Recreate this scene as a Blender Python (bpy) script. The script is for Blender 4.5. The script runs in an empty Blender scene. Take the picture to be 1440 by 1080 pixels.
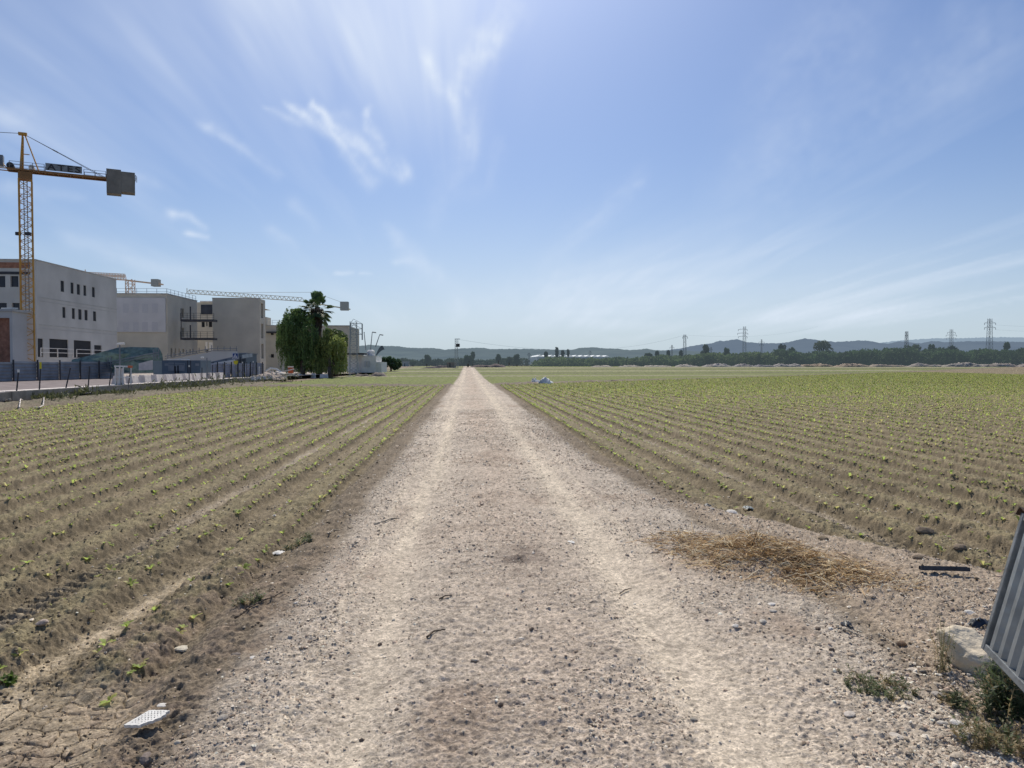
import bpy, math, random
import numpy as np
from mathutils import Vector, Matrix
random.seed(7); rng = np.random.default_rng(11)
S = bpy.context.scene
COL = S.collection
PI = math.pi
R = math.radians
# ------------------------------------------------------------------ camera maths
CAMH = 1.6; F = 1040.0; PITCH = math.atan(27/1040); YAW = math.atan(63/1040)   # +Y is the direction of the road
cp, sp = math.cos(PITCH), math.sin(PITCH); cy, sy = math.cos(YAW), math.sin(YAW)
def ray(px, py):
    x = (px-720)/F; z = -(py-540)/F; y = 1.0
    y2 = y*cp + z*sp; z2 = -y*sp + z*cp
    return Vector((x*cy + y2*sy, -x*sy + y2*cy, z2))
def G(px, py, z=0.0):                     # where the view ray meets height z
    d = ray(px, py); t = (z-CAMH)/d.z
    return Vector((d.x*t, d.y*t, z))
def atY(px, py, y):                       # where the view ray meets the plane y = const
    d = ray(px, py); t = y/d.y
    return Vector((d.x*t, y, CAMH+d.z*t))
def atX(px, py, x):
    d = ray(px, py); t = x/d.x
    return Vector((x, d.y*t, CAMH+d.z*t))
# ------------------------------------------------------------------ noise
def _h(ix, iy, s):
    n = (ix.astype(np.int64)*374761393 + iy.astype(np.int64)*668265263 + s*2246822519) & 0xffffffff
    n = ((n ^ (n >> 13))*1274126177) & 0xffffffff
    n = ((n ^ (n >> 16))*2246822519) & 0xffffffff
    return ((n ^ (n >> 15)) & 0xffffff).astype(np.float64)/0xffffff
def vn(x, y, s=0):
    ix = np.floor(x); iy = np.floor(y); fx = x-ix; fy = y-iy
    fx = fx*fx*(3-2*fx); fy = fy*fy*(3-2*fy); ix = ix.astype(np.int64); iy = iy.astype(np.int64)
    a = _h(ix, iy, s); b = _h(ix+1, iy, s); c = _h(ix, iy+1, s); d = _h(ix+1, iy+1, s)
    return (a+(b-a)*fx)*(1-fy) + (c+(d-c)*fx)*fy
def fbm(x, y, s=0, o=3, g=.5):
    t = 0; a = 1; n = 0
    for k in range(o):
        t = t + a*vn(x*2.03**k+k*17.3, y*2.03**k-k*9.1, s+k*31); n += a; a *= g
    return t/n - .5
def ss(a, b, x):
    t = np.clip((x-a)/(b-a), 0, 1); return t*t*(3-2*t)
def voro(x, y, s=0):                      # distance to the cell border
    ix = np.floor(x).astype(np.int64); iy = np.floor(y).astype(np.int64)
    f1 = np.full(x.shape, 9.); f2 = f1.copy()
    for i in (-1, 0, 1):
        for j in (-1, 0, 1):
            a = ix+i; b = iy+j
            d = np.hypot(a+.1+.8*_h(a, b, s)-x, b+.1+.8*_h(a, b, s+5)-y)
            n1 = np.minimum(f1, d); f2 = np.minimum(np.maximum(f1, d), f2); f1 = n1
    return f2-f1
# ------------------------------------------------------------------ terrain
PITCHB = .77
def edgeL(y): return -1.18 - .04*ss(9, 4, y) + .10*(vn(y*.5, y*0+3, 2)-.5) + .10*(vn(y*2.3, y*0, 3)-.5)
def edgeR(y): return 2.12 + .25*ss(14, 8, y) + .16*(vn(y*.35, y*0+3, 4)-.5) + .10*(vn(y*2.1, y*0, 5)-.5)
def yb(x): return np.clip(8.6-1.75*(x-2.6), 5.7, 9.5) + .35*(vn(x*2.1, x*0, 6)-.5)
def bankY(x): return np.where(x > 0, 61+.95*np.maximum(x-2, 0), 57.5)
XW = -17.25
def masks(x, y):
    eL = edgeL(y); eR = edgeR(y)
    road = ss(eL-.16, eL+.12, x)*ss(eR+.16, eR-.12, x)
    bk = bankY(x)
    left = ss(eL-.30, eL-.62, x)*ss(XW-.1, XW+.3, x)*ss(3.6, 4.3, y)*ss(bk, bk-.6, y)
    right = ss(eR+.30, eR+.60, x)*ss(-.2, .3, y-yb(x))*ss(bk, bk-.6, y)
    apron = ss(eR, eR+.3, x)*ss(.3, -.3, y-yb(x))
    wv = .5*fbm(x*2, y*2, 44)
    silt = ss(-1.52, -1.78, x+wv*.5)*ss(4.25, 3.85, y+wv)
    silt = np.maximum(silt, np.exp(-((x+2.40-.10*(y-5))/.10)**2)*(x < -1.2)*ss(7.5, 5.5, y)*.9)
    return road, left, right, apron, silt
def H(x, y):
    road, left, right, apron, silt = masks(x, y)
    fine = np.clip(14/np.maximum(y, 1), .35, 1)
    # field
    ph = np.where(x < 0, (-x-2.02)/PITCHB, (x-2.98)/PITCHB)
    c = np.cos(2*PI*ph + .22*fbm(x*.0+np.floor(ph+.5)*3.1, y*.5, 9, 2))
    bed = np.tanh(c*2.0)/.96
    clod = fbm(x*7, y*7, 12, 3)
    clod2 = np.maximum(fbm(x*17, y*17, 19, 2), 0)
    g1 = .5-np.abs(fbm(x*13, y*13, 17, 2)); g2 = fbm(x*75, y*75, 18, 2)
    fld = -.13 + bed*.054 + clod*.060 + (g1-.38)*.05*fine + fbm(x*30, y*30, 15, 3)*.040*fine + clod2*.06*fine + g2*.016*fine + fbm(x*.6, y*.6, 14, 2)*.03
    # tyre cleats in every fourth furrow
    k = np.floor(ph); fur = np.clip(-c, 0, 1)**2
    cl = np.sin(2*PI*(y/.125 + np.abs(((ph % 1)-.5))*1.6))
    fld = fld + np.where((np.mod(k, 4) == 1), fur*(.022*np.tanh(cl*2) - clod*.035), 0)
    # divots of the cross line of sprinklers
    yc = np.where(x < 0, 36.+.03*x, 40+.02*x)
    fld = fld - .16*fur*np.exp(-((y-yc)/.45)**2)
    # rough ground between things
    rough = -.06 + fbm(x*1.3, y*1.3, 21, 3)*.10 + fbm(x*9, y*9, 22, 3)*.06 + fbm(x*30, y*30, 23, 3)*.04*fine + fbm(x*80, y*80, 24, 2)*.012*fine
    # road
    rut = np.exp(-((x+.50+.06*fbm(y*.3, y*0, 31))/.17)**2) + np.exp(-((x-1.20-.06*fbm(y*.3, y*0, 32))/.20)**2)
    rgh = 1-.85*np.clip(rut, 0, 1)
    rd = .0 - .028*rut - .03*((x-.4)/1.6)**2 + fbm(x*1.5, y*.8, 33, 3)*.035 + rgh*(fbm(x*9, y*9, 34, 3)*.026 + fbm(x*30, y*30, 35, 3)*.024*fine + np.maximum(fbm(x*42, y*42, 36, 1), .12)*.016*fine) + (.35+.65*rgh)*fbm(x*80, y*80, 37, 2)*.010*fine
    ap = -.035 + fbm(x*1.1, y*1.1, 41, 3)*.07 + fbm(x*10, y*10, 42, 3)*.035 + fbm(x*36, y*36, 43, 3)*.030*fine + np.maximum(fbm(x*42, y*42, 40, 1), .12)*.018*fine + fbm(x*85, y*85, 49, 2)*.010*fine
    si = -.15 + fbm(x*1.2, y*1.2, 45, 2)*.08 + fbm(x*16, y*16, 46, 2)*.02
    m = (y < 7) & (x < -1.2)
    if np.any(m):
        xs, ys = x[m]+.05*fbm(x[m]*6, y[m]*6, 47), y[m]+.05*fbm(x[m]*6, y[m]*6, 48)
        ck = np.clip(.65+2.5*fbm(x[m]*3, y[m]*3, 52), 0, 1); cr = ss(.07, .0, voro(xs*8+1.5*ck, ys*8, 50))*.034*ck + ss(.07, 0, voro(xs*15, ys*15, 51))*.010
        si = si.copy(); si[m] = si[m]-cr
        fld = fld.copy(); fld[m] -= cr*.7*ss(7, 4, y[m])
    z = rough
    rough = rough + np.where((x < -1.2) & (y < 6), .10*np.maximum(fbm(x*3.2, y*3.2, 25, 3), 0), 0)
    z = z*(1-left)+fld*left; z = z*(1-right)+fld*right
    z = z*(1-apron)+ap*apron
    z = z*(1-silt)+si*silt
    z = z*(1-road)+rd*road
    sx_ = (x-2.5)/.50; sy_ = (y-6.0)/.48; z = z + .07*np.exp(-(sx_*sx_+sy_*sy_))*np.clip(.8+3*fbm(x*3, y*3, 66, 2), 0, 1.6)
    bk = bankY(x); d = (y-bk-1.2)/1.3
    z = z + .20*np.exp(-d*d)*(1-road)*(.6+1.6*np.clip(fbm(x*.9, y*.6, 61), -.3, .5))
    z = z + .20*np.exp(-((x+18.2)/.7)**2)*(y > 8)*(y < 70)
    far = ss(60, 90, y)
    fb = np.where((y > bk+3), .05*np.cos(2*PI*ph*.77/1.2)*(1-ss(90, 120, y)), 0)*(1-road)
    z = z*(1-.6*far) + fb*(x > XW) + 1.0*np.maximum((y-90)/146, 0)**1.3
    return z
def hz(x, y): return float(H(np.array([float(x)]), np.array([float(y)]))[0])
def GT(px, py):                            # ground point on the real terrain
    p = G(px, py, -.06)
    for _ in range(3): p = G(px, py, hz(p.x, p.y))
    return p
def lerpc(c, d, m): return c*(1-m[:, None]) + np.array(d)[None, :]*m[:, None]
def colour(x, y):
    road, left, right, apron, silt = masks(x, y)
    n1 = fbm(x*.7, y*.5, 71, 3); n2 = fbm(x*6, y*6, 72, 3); n3 = fbm(x*40, y*40, 73, 2)
    c = np.tile(np.array([.225, .178, .125]), (len(x), 1))
    soil = np.array([.218, .174, .108])
    c = lerpc(c, soil, np.maximum(left, right))
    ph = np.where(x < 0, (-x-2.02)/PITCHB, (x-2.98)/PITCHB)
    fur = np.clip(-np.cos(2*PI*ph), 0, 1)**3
    cc_ = np.cos(2*PI*ph); sh = np.exp(-((cc_+.05)/.38)**2); c = lerpc(c, (.13, .10, .066), np.maximum(left, right)*sh*.42); c = lerpc(c, (.31, .27, .15), np.maximum(left, right)*ss(.55, .9, cc_)*.35)  # bed sides coloured darker, for the shadow bands and moist soil; crests paler
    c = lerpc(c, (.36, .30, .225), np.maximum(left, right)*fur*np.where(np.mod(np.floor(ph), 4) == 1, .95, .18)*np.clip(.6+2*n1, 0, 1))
    c = lerpc(c, (.42, .335, .25), apron*.85)
    c = lerpc(c, (.52, .42, .29), silt*np.clip(.75+n2*1.5, 0, 1))
    rc = np.tile(np.array([.65, .55, .425]), (len(x), 1))
    wob = .10*fbm(y*.45, y*0+7, 81, 3); wob = wob*.4; e1 = np.clip(.80+1.6*fbm(x*5, y*.25, 82), .35, 1.15); e2 = np.clip(.95+1.6*fbm(x*5, y*.25, 83), .35, 1.15); rut = np.exp(-((x+.50+wob)/.19)**2)*e1*.9 + np.exp(-((x-1.17-wob)/.22)**2)*e2*.85 + .55*np.exp(-((x+.83+wob)/.05)**2)*e2 + .6*np.exp(-((x-1.52)/.035)**2)*(y > 5)
    ctr = np.exp(-((x-.4)/.45)**2)
    rc = lerpc(rc, (.63, .51, .385), ctr*np.clip(.7+2*n1, 0, 1))
    rc = lerpc(rc, (.75, .64, .47), np.clip(rut, 0, 1)*.75)
    side = np.clip(ss(-.75, -1.3, x)+ss(1.6, 2.2, x), 0, 1)
    rc = lerpc(rc, (.58, .50, .39), side*.8)
    dk = G(735, 785); d = ((x-dk.x)/.20)**2+((y-dk.y)/.50)**2
    rc = lerpc(rc, (.16, .125, .10), np.exp(-d)*np.clip(.75+n2*3.5, 0, 1))
    rc = lerpc(rc, (.46, .36, .265), np.clip(fbm(x*1.6, y*.9, 75, 3)*4-.35, 0, .8)*(1-np.clip(rut, 0, 1)))
    rc = rc*np.array([.85, .845, .87])*(.93+.10*np.clip(rut, 0, 1))[:, None]
    c = c*(1-road[:, None])+rc*road[:, None]
    shd = ss(-.90, -1.30, x)*ss(8.5, 4.5, y)*(x > -2.2); c = lerpc(c, (.235, .18, .13), shd*np.clip(.45+2.6*n2+1.5*n1, 0, .9))
    # straw litter stain
    st = G(1086, 786); d = ((x-st.x)/.72)**2+((y-st.y)/.75)**2
    c = lerpc(c, (.33, .20, .09), np.exp(-d*d)*np.clip(.7+n2*2.5+n1*1.5, 0, 1)*.7)
    # the further fields read greener
    bk = bankY(x)
    far = ss(-.5, .5, y-bk-2.8)*(1-road)*(x > XW)
    c = lerpc(c, (.205, .205, .095), far)
    stripe = .5+.5*np.cos(2*PI*ph*.77/1.2)
    gr = far*(.72+.25*stripe)*np.clip(.9+n1, 0, 1)
    c = lerpc(c, (.165, .195, .048), gr*.92)
    for yy, w, cc in ((104, 3.0, (.30, .26, .19)), (126, 4.5, (.13, .12, .075)), (150, 5, (.34, .29, .22)), (178, 6, (.13, .12, .08)), (205, 9, (.30, .26, .19))):
        c = lerpc(c, cc, np.exp(-((y-yy-.10*x)/w)**2)*(1-road)*(y > bk+6)*.85)
    b = np.exp(-((y-bk-1.2)/1.5)**2)*(1-road)
    c = lerpc(c, (.20, .165, .125), b*.9)
    # weeds along the wall
    w = np.exp(-((x+18.0)/.8)**2)*(y > 8)*(y < 75)
    c = lerpc(c, (.20, .17, .125), w*.8); c = lerpc(c, (.15, .15, .08), w*np.clip(.15+3*n2, 0, .8))
    c = c*(1+.55*n2[:, None]*.6+n3[:, None]*.9+n1[:, None]*.25)
    return np.clip(c, .01, .9)
# ------------------------------------------------------------------ materials
def new_mat(name):
    m = bpy.data.materials.new(name); m.use_nodes = True; nt = m.node_tree; nt.nodes.clear()
    out = nt.nodes.new('ShaderNodeOutputMaterial'); return m, nt, out
def mat(name, col, rough=.8, metal=0, var=.15, scale=6, bump=0, bscale=40, haze=0, attr=None, trans=0, hazec=(.40, .52, .62), spec=.3, coord='Object'):
    m, nt, out = new_mat(name); N = nt.nodes.new; L = nt.links.new
    b = N('ShaderNodeBsdfPrincipled'); b.inputs['Roughness'].default_value = rough; b.inputs['Metallic'].default_value = metal
    b.inputs['Specular IOR Level'].default_value = spec
    tc = N('ShaderNodeTexCoord'); nz = N('ShaderNodeTexNoise'); nz.inputs['Scale'].default_value = scale; nz.inputs['Detail'].default_value = 6
    L(tc.outputs[coord], nz.inputs['Vector'])
    mr = N('ShaderNodeMapRange'); mr.inputs[1].default_value = .3; mr.inputs[2].default_value = .7
    mr.inputs[3].default_value = 1-var; mr.inputs[4].default_value = 1+var; L(nz.outputs['Fac'], mr.inputs[0])
    vm = N('ShaderNodeVectorMath'); vm.operation = 'SCALE'; L(mr.outputs[0], vm.inputs['Scale'])
    if attr:
        a = N('ShaderNodeAttribute'); a.attribute_name = attr; L(a.outputs['Color'], vm.inputs[0])
    else: vm.inputs[0].default_value = col
    L(vm.outputs[0], b.inputs['Base Color'])
    if bump:
        n2 = N('ShaderNodeTexNoise'); n2.inputs['Scale'].default_value = bscale; n2.inputs['Detail'].default_value = 4; L(tc.outputs[coord], n2.inputs['Vector'])
        bp = N('ShaderNodeBump'); bp.inputs['Strength'].default_value = bump; bp.inputs['Distance'].default_value = 1/bscale*.9
        L(n2.outputs['Fac'], bp.inputs['Height']); L(bp.outputs[0], b.inputs['Normal'])
    if name == 'ground_soil':
        vo = N('ShaderNodeTexVoronoi'); vo.inputs['Scale'].default_value = 105; L(tc.outputs[coord], vo.inputs['Vector']); sp_ = N('ShaderNodeSeparateColor'); L(vo.outputs['Color'], sp_.inputs[0])
        m2 = N('ShaderNodeMapRange'); m2.inputs[3].default_value = .72; m2.inputs[4].default_value = 1.28; L(sp_.outputs[0], m2.inputs[0])
        v2 = N('ShaderNodeVectorMath'); v2.operation = 'SCALE'; L(vm.outputs[0], v2.inputs[0]); L(m2.outputs[0], v2.inputs['Scale']); L(v2.outputs[0], b.inputs['Base Color'])
        ad_ = N('ShaderNodeMath'); ad_.operation = 'MULTIPLY_ADD'; ad_.inputs[1].default_value = .7; L(sp_.outputs[1], ad_.inputs[0]); L(n2.outputs['Fac'], ad_.inputs[2]); L(ad_.outputs[0], bp.inputs['Height'])
    sh = b.outputs[0]
    if trans:
        t = N('ShaderNodeBsdfTranslucent'); L(vm.outputs[0], t.inputs['Color']); mx = N('ShaderNodeMixShader'); mx.inputs[0].default_value = trans
        L(sh, mx.inputs[1]); L(t.outputs[0], mx.inputs[2]); sh = mx.outputs[0]
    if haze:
        e = N('ShaderNodeEmission'); e.inputs['Color'].default_value = (*hazec, 1); mx = N('ShaderNodeMixShader'); mx.inputs[0].default_value = haze  # aerial haze of far things put into the material as a flat glow
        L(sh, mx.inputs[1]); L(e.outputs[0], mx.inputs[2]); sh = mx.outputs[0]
    L(sh, out.inputs['Surface']); return m
M = {}
M['ground'] = mat('ground_soil', None, .95, var=.18, scale=90, bump=.7, bscale=160, attr='Col', spec=.15)
M['stone'] = mat('stone_chips', None, .9, var=.2, scale=60, bump=.4, bscale=120, attr='Col', spec=.2)
M['seed'] = mat('seedling_leaf', None, .55, var=.1, scale=8, attr='Col', trans=.6, spec=.3)
M['leaf'] = mat('tree_leaf', None, .6, var=.2, scale=1.5, attr='Col', trans=.25, spec=.25)
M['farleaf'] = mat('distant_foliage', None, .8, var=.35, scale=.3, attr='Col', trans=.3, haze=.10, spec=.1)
M['bark'] = mat('bark', (.13, .10, .075), .95, var=.3, scale=8, bump=.6, bscale=20)
M['straw'] = mat('dry_straw', None, .7, var=.15, scale=20, attr='Col', trans=.2, spec=.3)
M['render'] = mat('grey_render', (.50, .495, .47), .9, var=.13, scale=.30)
M['render2'] = mat('beige_render', (.52, .48, .40), .9, var=.11, scale=.35)
M['panel'] = mat('cladding_panel', (.54, .53, .53), .8, var=.08, scale=.5)
M['bandline'] = mat('stained_band', (.42, .42, .40), .9, var=.15, scale=1)
M['brick'] = mat('red_brickwork', (.30, .15, .10), .9, var=.3, scale=3)
M['dark'] = mat('dark_opening', (.012, .013, .018), .6, var=.3, scale=1)
M['shade'] = mat('shaded_glass', (.03, .035, .05), .3, var=.3, scale=1)
M['white'] = mat('white_paint', (.72, .70, .66), .6, var=.08, scale=2)
M['whiteblock'] = mat('whitewashed_concrete', (.70, .63, .57), .85, var=.15, scale=3)
M['conc'] = mat('concrete', (.27, .245, .21), .95, var=.25, scale=2.5, bump=.4, bscale=25)
M['slab'] = mat('pale_rock', (.68, .58, .43), .92, var=.18, scale=7, bump=.5, bscale=22)
M['cw'] = mat('counterweight_concrete', (.21, .20, .18), .95, var=.2, scale=1.2)
M['yellow'] = mat('crane_yellow', (.52, .28, .06), .6, var=.2, scale=1)
M['orangebeam'] = mat('crane_beam_orange', (.25, .13, .05), .6, var=.2, scale=1)
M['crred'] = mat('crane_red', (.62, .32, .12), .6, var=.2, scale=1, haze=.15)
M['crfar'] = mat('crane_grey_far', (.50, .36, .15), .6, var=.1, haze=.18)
M['steel'] = mat('galvanised_steel', (.20, .215, .23), .55, metal=.3, var=.2, scale=2)
M['dsteel'] = mat('dark_steel', (.045, .047, .055), .6, var=.3, scale=3)
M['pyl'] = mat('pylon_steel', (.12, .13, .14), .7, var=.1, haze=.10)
M['sheet'] = mat('blue_grey_sheet', (.16, .185, .215), .5, metal=.2, var=.3, scale=1.2)
M['sheet2'] = mat('lilac_grey_sheet', (.24, .25, .30), .5, metal=.2, var=.2, scale=1)
M['contf'] = mat('container_blue', (.10, .135, .175), .5, var=.15, scale=1)
M['conts'] = mat('container_pale_side', (.25, .29, .29), .6, var=.1, scale=1)
M['net'] = mat('green_netting', (.13, .19, .18), .8, var=.35, scale=3, trans=.15)
M['paver'] = mat('pink_paving', (.23, .19, .18), .95, var=.25, scale=1.5, bump=.3, bscale=8)
M['tarmac'] = mat('site_ground', (.40, .34, .29), .95, var=.2, scale=.4)
M['orange'] = mat('orange_plastic', (.55, .13, .05), .5, var=.1)
M['signw'] = mat('sign_white', (.7, .7, .72), .5, var=.05)
M['signb'] = mat('sign_blue', (.03, .06, .2), .5, var=.05)
M['signy'] = mat('sign_yellow', (.62, .52, .03), .5, var=.05)
M['tile'] = mat('perforated_fired_clay', (.80, .77, .71), .8, var=.12, scale=30, bump=.2, bscale=90)
M['gate'] = mat('gate_galvanised', (.27, .295, .31), .42, metal=.45, var=.22, scale=9, bump=.12, bscale=30)
M['gatef'] = mat('gate_frame_steel', (.20, .215, .225), .5, metal=.35, var=.3, scale=11, bump=.2, bscale=40)
M['rust'] = mat('rusty_dark', (.06, .04, .03), .9, var=.5, scale=20)
M['blackp'] = mat('black_plastic', (.030, .038, .055), .45, var=.4, scale=20)
M['wood'] = mat('pale_stick', (.42, .36, .28), .9, var=.25, scale=20)
M['dwood'] = mat('dark_stick', (.10, .075, .055), .9, var=.3, scale=20)
M['plastic'] = mat('crumpled_white_plastic', (.72, .71, .68), .6, var=.15, scale=4, bump=.3, bscale=10, trans=.15)
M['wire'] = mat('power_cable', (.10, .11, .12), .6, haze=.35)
M['earth'] = mat('heaped_earth', None, .95, var=.25, scale=1.5, bump=.5, bscale=6, attr='Col')
M['sign_grey'] = mat('panel_grey', (.20, .22, .25), .6, var=.1)
# ------------------------------------------------------------------ objects
def fin(o, label=None, cat=None, group=None, kind=None):
    if label: o['label'] = label
    if cat: o['category'] = cat
    if group: o['group'] = group
    if kind: o['kind'] = kind
    return o
def thing(name, label, cat, loc=(0, 0, 0), group=None, rz=0):
    o = bpy.data.objects.new(name, None); COL.objects.link(o); o.location = loc; o.rotation_euler = (0, 0, rz)
    o.empty_display_size = .2
    return fin(o, label, cat, group)
def link(name, me, m=None, parent=None, loc=None):
    if m and not me.materials: me.materials.append(m)
    o = bpy.data.objects.new(name, me); COL.objects.link(o)
    if parent: o.parent = parent
    if loc is not None: o.location = loc
    return o
def mesh_np(name, V, Fs, col=None, smooth=False):
    V = np.asarray(V, dtype=np.float32); Fs = np.asarray(Fs, dtype=np.int32)
    me = bpy.data.meshes.new(name); me.vertices.add(len(V)); me.vertices.foreach_set('co', V.ravel())
    k = Fs.shape[1]; me.loops.add(Fs.size); me.loops.foreach_set('vertex_index', Fs.ravel())
    me.polygons.add(len(Fs)); me.polygons.foreach_set('loop_start', np.arange(0, Fs.size, k, dtype=np.int32))
    if smooth: me.polygons.foreach_set('use_smooth', np.ones(len(Fs), dtype=bool))
    if col is not None:
        a = me.color_attributes.new('Col', 'FLOAT_COLOR', 'POINT')
        c = np.ones((len(V), 4), dtype=np.float32); c[:, :3] = col; a.data.foreach_set('color', c.ravel())
    me.update(calc_edges=True); return me
class MB:
    def __init__(s): s.v = []; s.f = []
    def add(s, vs, fs):
        n = len(s.v); s.v += [tuple(v) for v in vs]; s.f += [tuple(n+i for i in f) for f in fs]; return s
    def box(s, c, d, rz=0, rot=None):
        c = Vector(c); q = rot if rot else Matrix.Rotation(rz, 3, 'Z')
        vs = [c + q @ Vector((d[0]*i/2, d[1]*j/2, d[2]*k/2)) for i in (-1, 1) for j in (-1, 1) for k in (-1, 1)]
        return s.add(vs, [(0, 1, 3, 2), (4, 6, 7, 5), (0, 4, 5, 1), (2, 3, 7, 6), (0, 2, 6, 4), (1, 5, 7, 3)])
    def span(s, a, b): return s.box([(a[i]+b[i])/2 for i in range(3)], [abs(b[i]-a[i]) for i in range(3)])
    def bar(s, p, q, r, n=4, r2=None):
        p, q = Vector(p), Vector(q); d = (q-p)
        if d.length < 1e-6: return s
        d.normalize(); u = d.cross(Vector((0, 0, 1)) if abs(d.z) < .9 else Vector((1, 0, 0))).normalized(); w = d.cross(u)
        r2 = r if r2 is None else r2; vs = []
        for (c, rr) in ((p, r), (q, r2)):
            for i in range(n):
                a = 2*PI*(i+.5)/n; vs.append(c + (u*math.cos(a)+w*math.sin(a))*rr)
        fs = [(i, (i+1) % n, n+(i+1) % n, n+i) for i in range(n)] + [tuple(range(n-1, -1, -1)), tuple(range(n, 2*n))]
        return s.add(vs, fs)
    def path(s, pts, r, n=6, r2=None):
        r2 = r if r2 is None else r2; k = len(pts)-1
        for i in range(k): s.bar(pts[i], pts[i+1], r+(r2-r)*i/k, n, r+(r2-r)*(i+1)/k)
        return s
    def quad(s, a, b, c, d): return s.add([a, b, c, d], [(0, 1, 2, 3)])
    def build(s, name, m, parent=None, smooth=False, loc=None):
        me = bpy.data.meshes.new(name); me.from_pydata(s.v, [], s.f); me.materials.append(m)
        if smooth:
            for p in me.polygons: p.use_smooth = True
        me.update(); return link(name, me, None, parent, loc)
def localise(root):                        # move a thing's Empty to its base while its parts keep their places
    pass
def part(mb, name, m, root, smooth=False):
    L0 = Vector(root.location) if root is not None else Vector((0, 0, 0))
    p = root
    while p is not None and p.parent is not None: p = p.parent; L0 = L0+Vector(p.location)
    mb.v = [tuple(Vector(v)-L0) for v in mb.v]
    return mb.build(name, m, root, smooth)
def copy_tree(o, parent=None):
    c = o.copy(); COL.objects.link(c)
    if parent: c.parent = parent
    for ch in list(o.children): copy_tree(ch, c)
    return c
# ------------------------------------------------------------------ terrain mesh
def build_ground():
    ys = [1.1]
    while ys[-1] < 245:
        y = ys[-1]; ys.append(y + min(max(y*y/1184*.72, .0055), .22 if y < 62 else (.6 if y < 120 else 2.5)))
    ys = np.array(ys); us = np.linspace(-.80, 1.06, 1200)
    X = us[None, :]*(ys[:, None]+.35); Y = np.repeat(ys[:, None], len(us), 1)
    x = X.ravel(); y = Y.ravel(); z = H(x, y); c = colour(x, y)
    nr, nc = X.shape
    idx = np.arange(nr*nc).reshape(nr, nc)
    q = np.stack([idx[:-1, :-1], idx[:-1, 1:], idx[1:, 1:], idx[1:, :-1]], -1).reshape(-1, 4)
    fx = x[q].mean(1); fy = y[q].mean(1)
    eL = edgeL(fy); eR = edgeR(fy); bk = bankY(fx)
    cls = np.zeros(len(q), int)            # 0 rough ground
    cls[(fx > eL) & (fx < eR)] = 1
    cls[(fx <= eL-.4) & (fx > XW) & (fy > 4) & (fy < bk)] = 2
    cls[(fx >= eR+.4) & (fy > yb(fx)) & (fy < bk)] = 3
    cls[(fx <= eL) & (fx > XW) & (fy > bk+2.6)] = 4
    cls[(fx >= eR) & (fy > bk+2.6)] = 5
    V = np.stack([x, y, z], 1)
    names = {0: 'field_margin', 1: 'dirt_road', 2: 'crop_field', 3: 'crop_field', 4: 'far_field', 5: 'far_field'}
    for k in range(6):
        f = q[cls == k]
        if not len(f): continue
        u, inv = np.unique(f, return_inverse=True)
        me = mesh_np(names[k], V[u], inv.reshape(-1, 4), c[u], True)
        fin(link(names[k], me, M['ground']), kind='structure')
def build_outer():
    # coarser ground beyond the finely built part, to both sides and behind
    xs = np.unique(np.round(np.concatenate([np.arange(-22, -6, .35), np.arange(-6, 14, .11), np.arange(14, 40, .3), np.arange(40, 260, 2.5)]), 3))
    ys = np.concatenate([np.arange(-9, 14, .16), np.arange(14, 60, .6), np.arange(60, 245.5, 3)])
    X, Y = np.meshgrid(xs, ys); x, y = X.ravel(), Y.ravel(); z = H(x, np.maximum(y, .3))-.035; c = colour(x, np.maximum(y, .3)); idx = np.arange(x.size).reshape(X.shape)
    q = np.stack([idx[:-1, :-1], idx[:-1, 1:], idx[1:, 1:], idx[1:, :-1]], -1).reshape(-1, 4)
    fx, fy = x[q].mean(1), y[q].mean(1); ins = (fy > 1.35) & (fx < 1.06*(fy+.35)-.2) & (fx > -.80*(fy+.35)+.2); q = q[~ins]
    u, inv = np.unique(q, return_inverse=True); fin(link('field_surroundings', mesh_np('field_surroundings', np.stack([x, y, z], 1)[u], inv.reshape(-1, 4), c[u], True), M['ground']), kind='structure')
build_ground()
build_outer()
# the land to the horizon
m, nt, out = new_mat('plain'); N = nt.nodes.new; Lk = nt.links.new
b = N('ShaderNodeBsdfPrincipled'); b.inputs['Roughness'].default_value = 1; b.inputs['Specular IOR Level'].default_value = .1
tc = N('ShaderNodeTexCoord'); nz = N('ShaderNodeTexNoise'); nz.inputs['Scale'].default_value = .02; nz.inputs['Detail'].default_value = 8
cr = N('ShaderNodeValToRGB'); cr.color_ramp.elements[0].position = .35; cr.color_ramp.elements[0].color = (.13, .13, .06, 1)
cr.color_ramp.elements[1].position = .65; cr.color_ramp.elements[1].color = (.26, .22, .15, 1)
Lk(tc.outputs['Object'], nz.inputs['Vector']); Lk(nz.outputs['Fac'], cr.inputs[0]); Lk(cr.outputs[0], b.inputs['Base Color']); Lk(b.outputs[0], out.inputs[0])
gm = MB(); gm.quad((-7000, -500, -.5), (7000, -500, -.5), (7000, 243, -.5), (-7000, 243, -.5)); gm.quad((-7000, 243, .93), (7000, 243, .93), (7000, 9000, .93), (-7000, 9000, .93)); gm.quad((-7000, 243, -.5), (7000, 243, -.5), (7000, 243, .93), (-7000, 243, .93))
fin(gm.build('ground', m), kind='structure')

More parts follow.
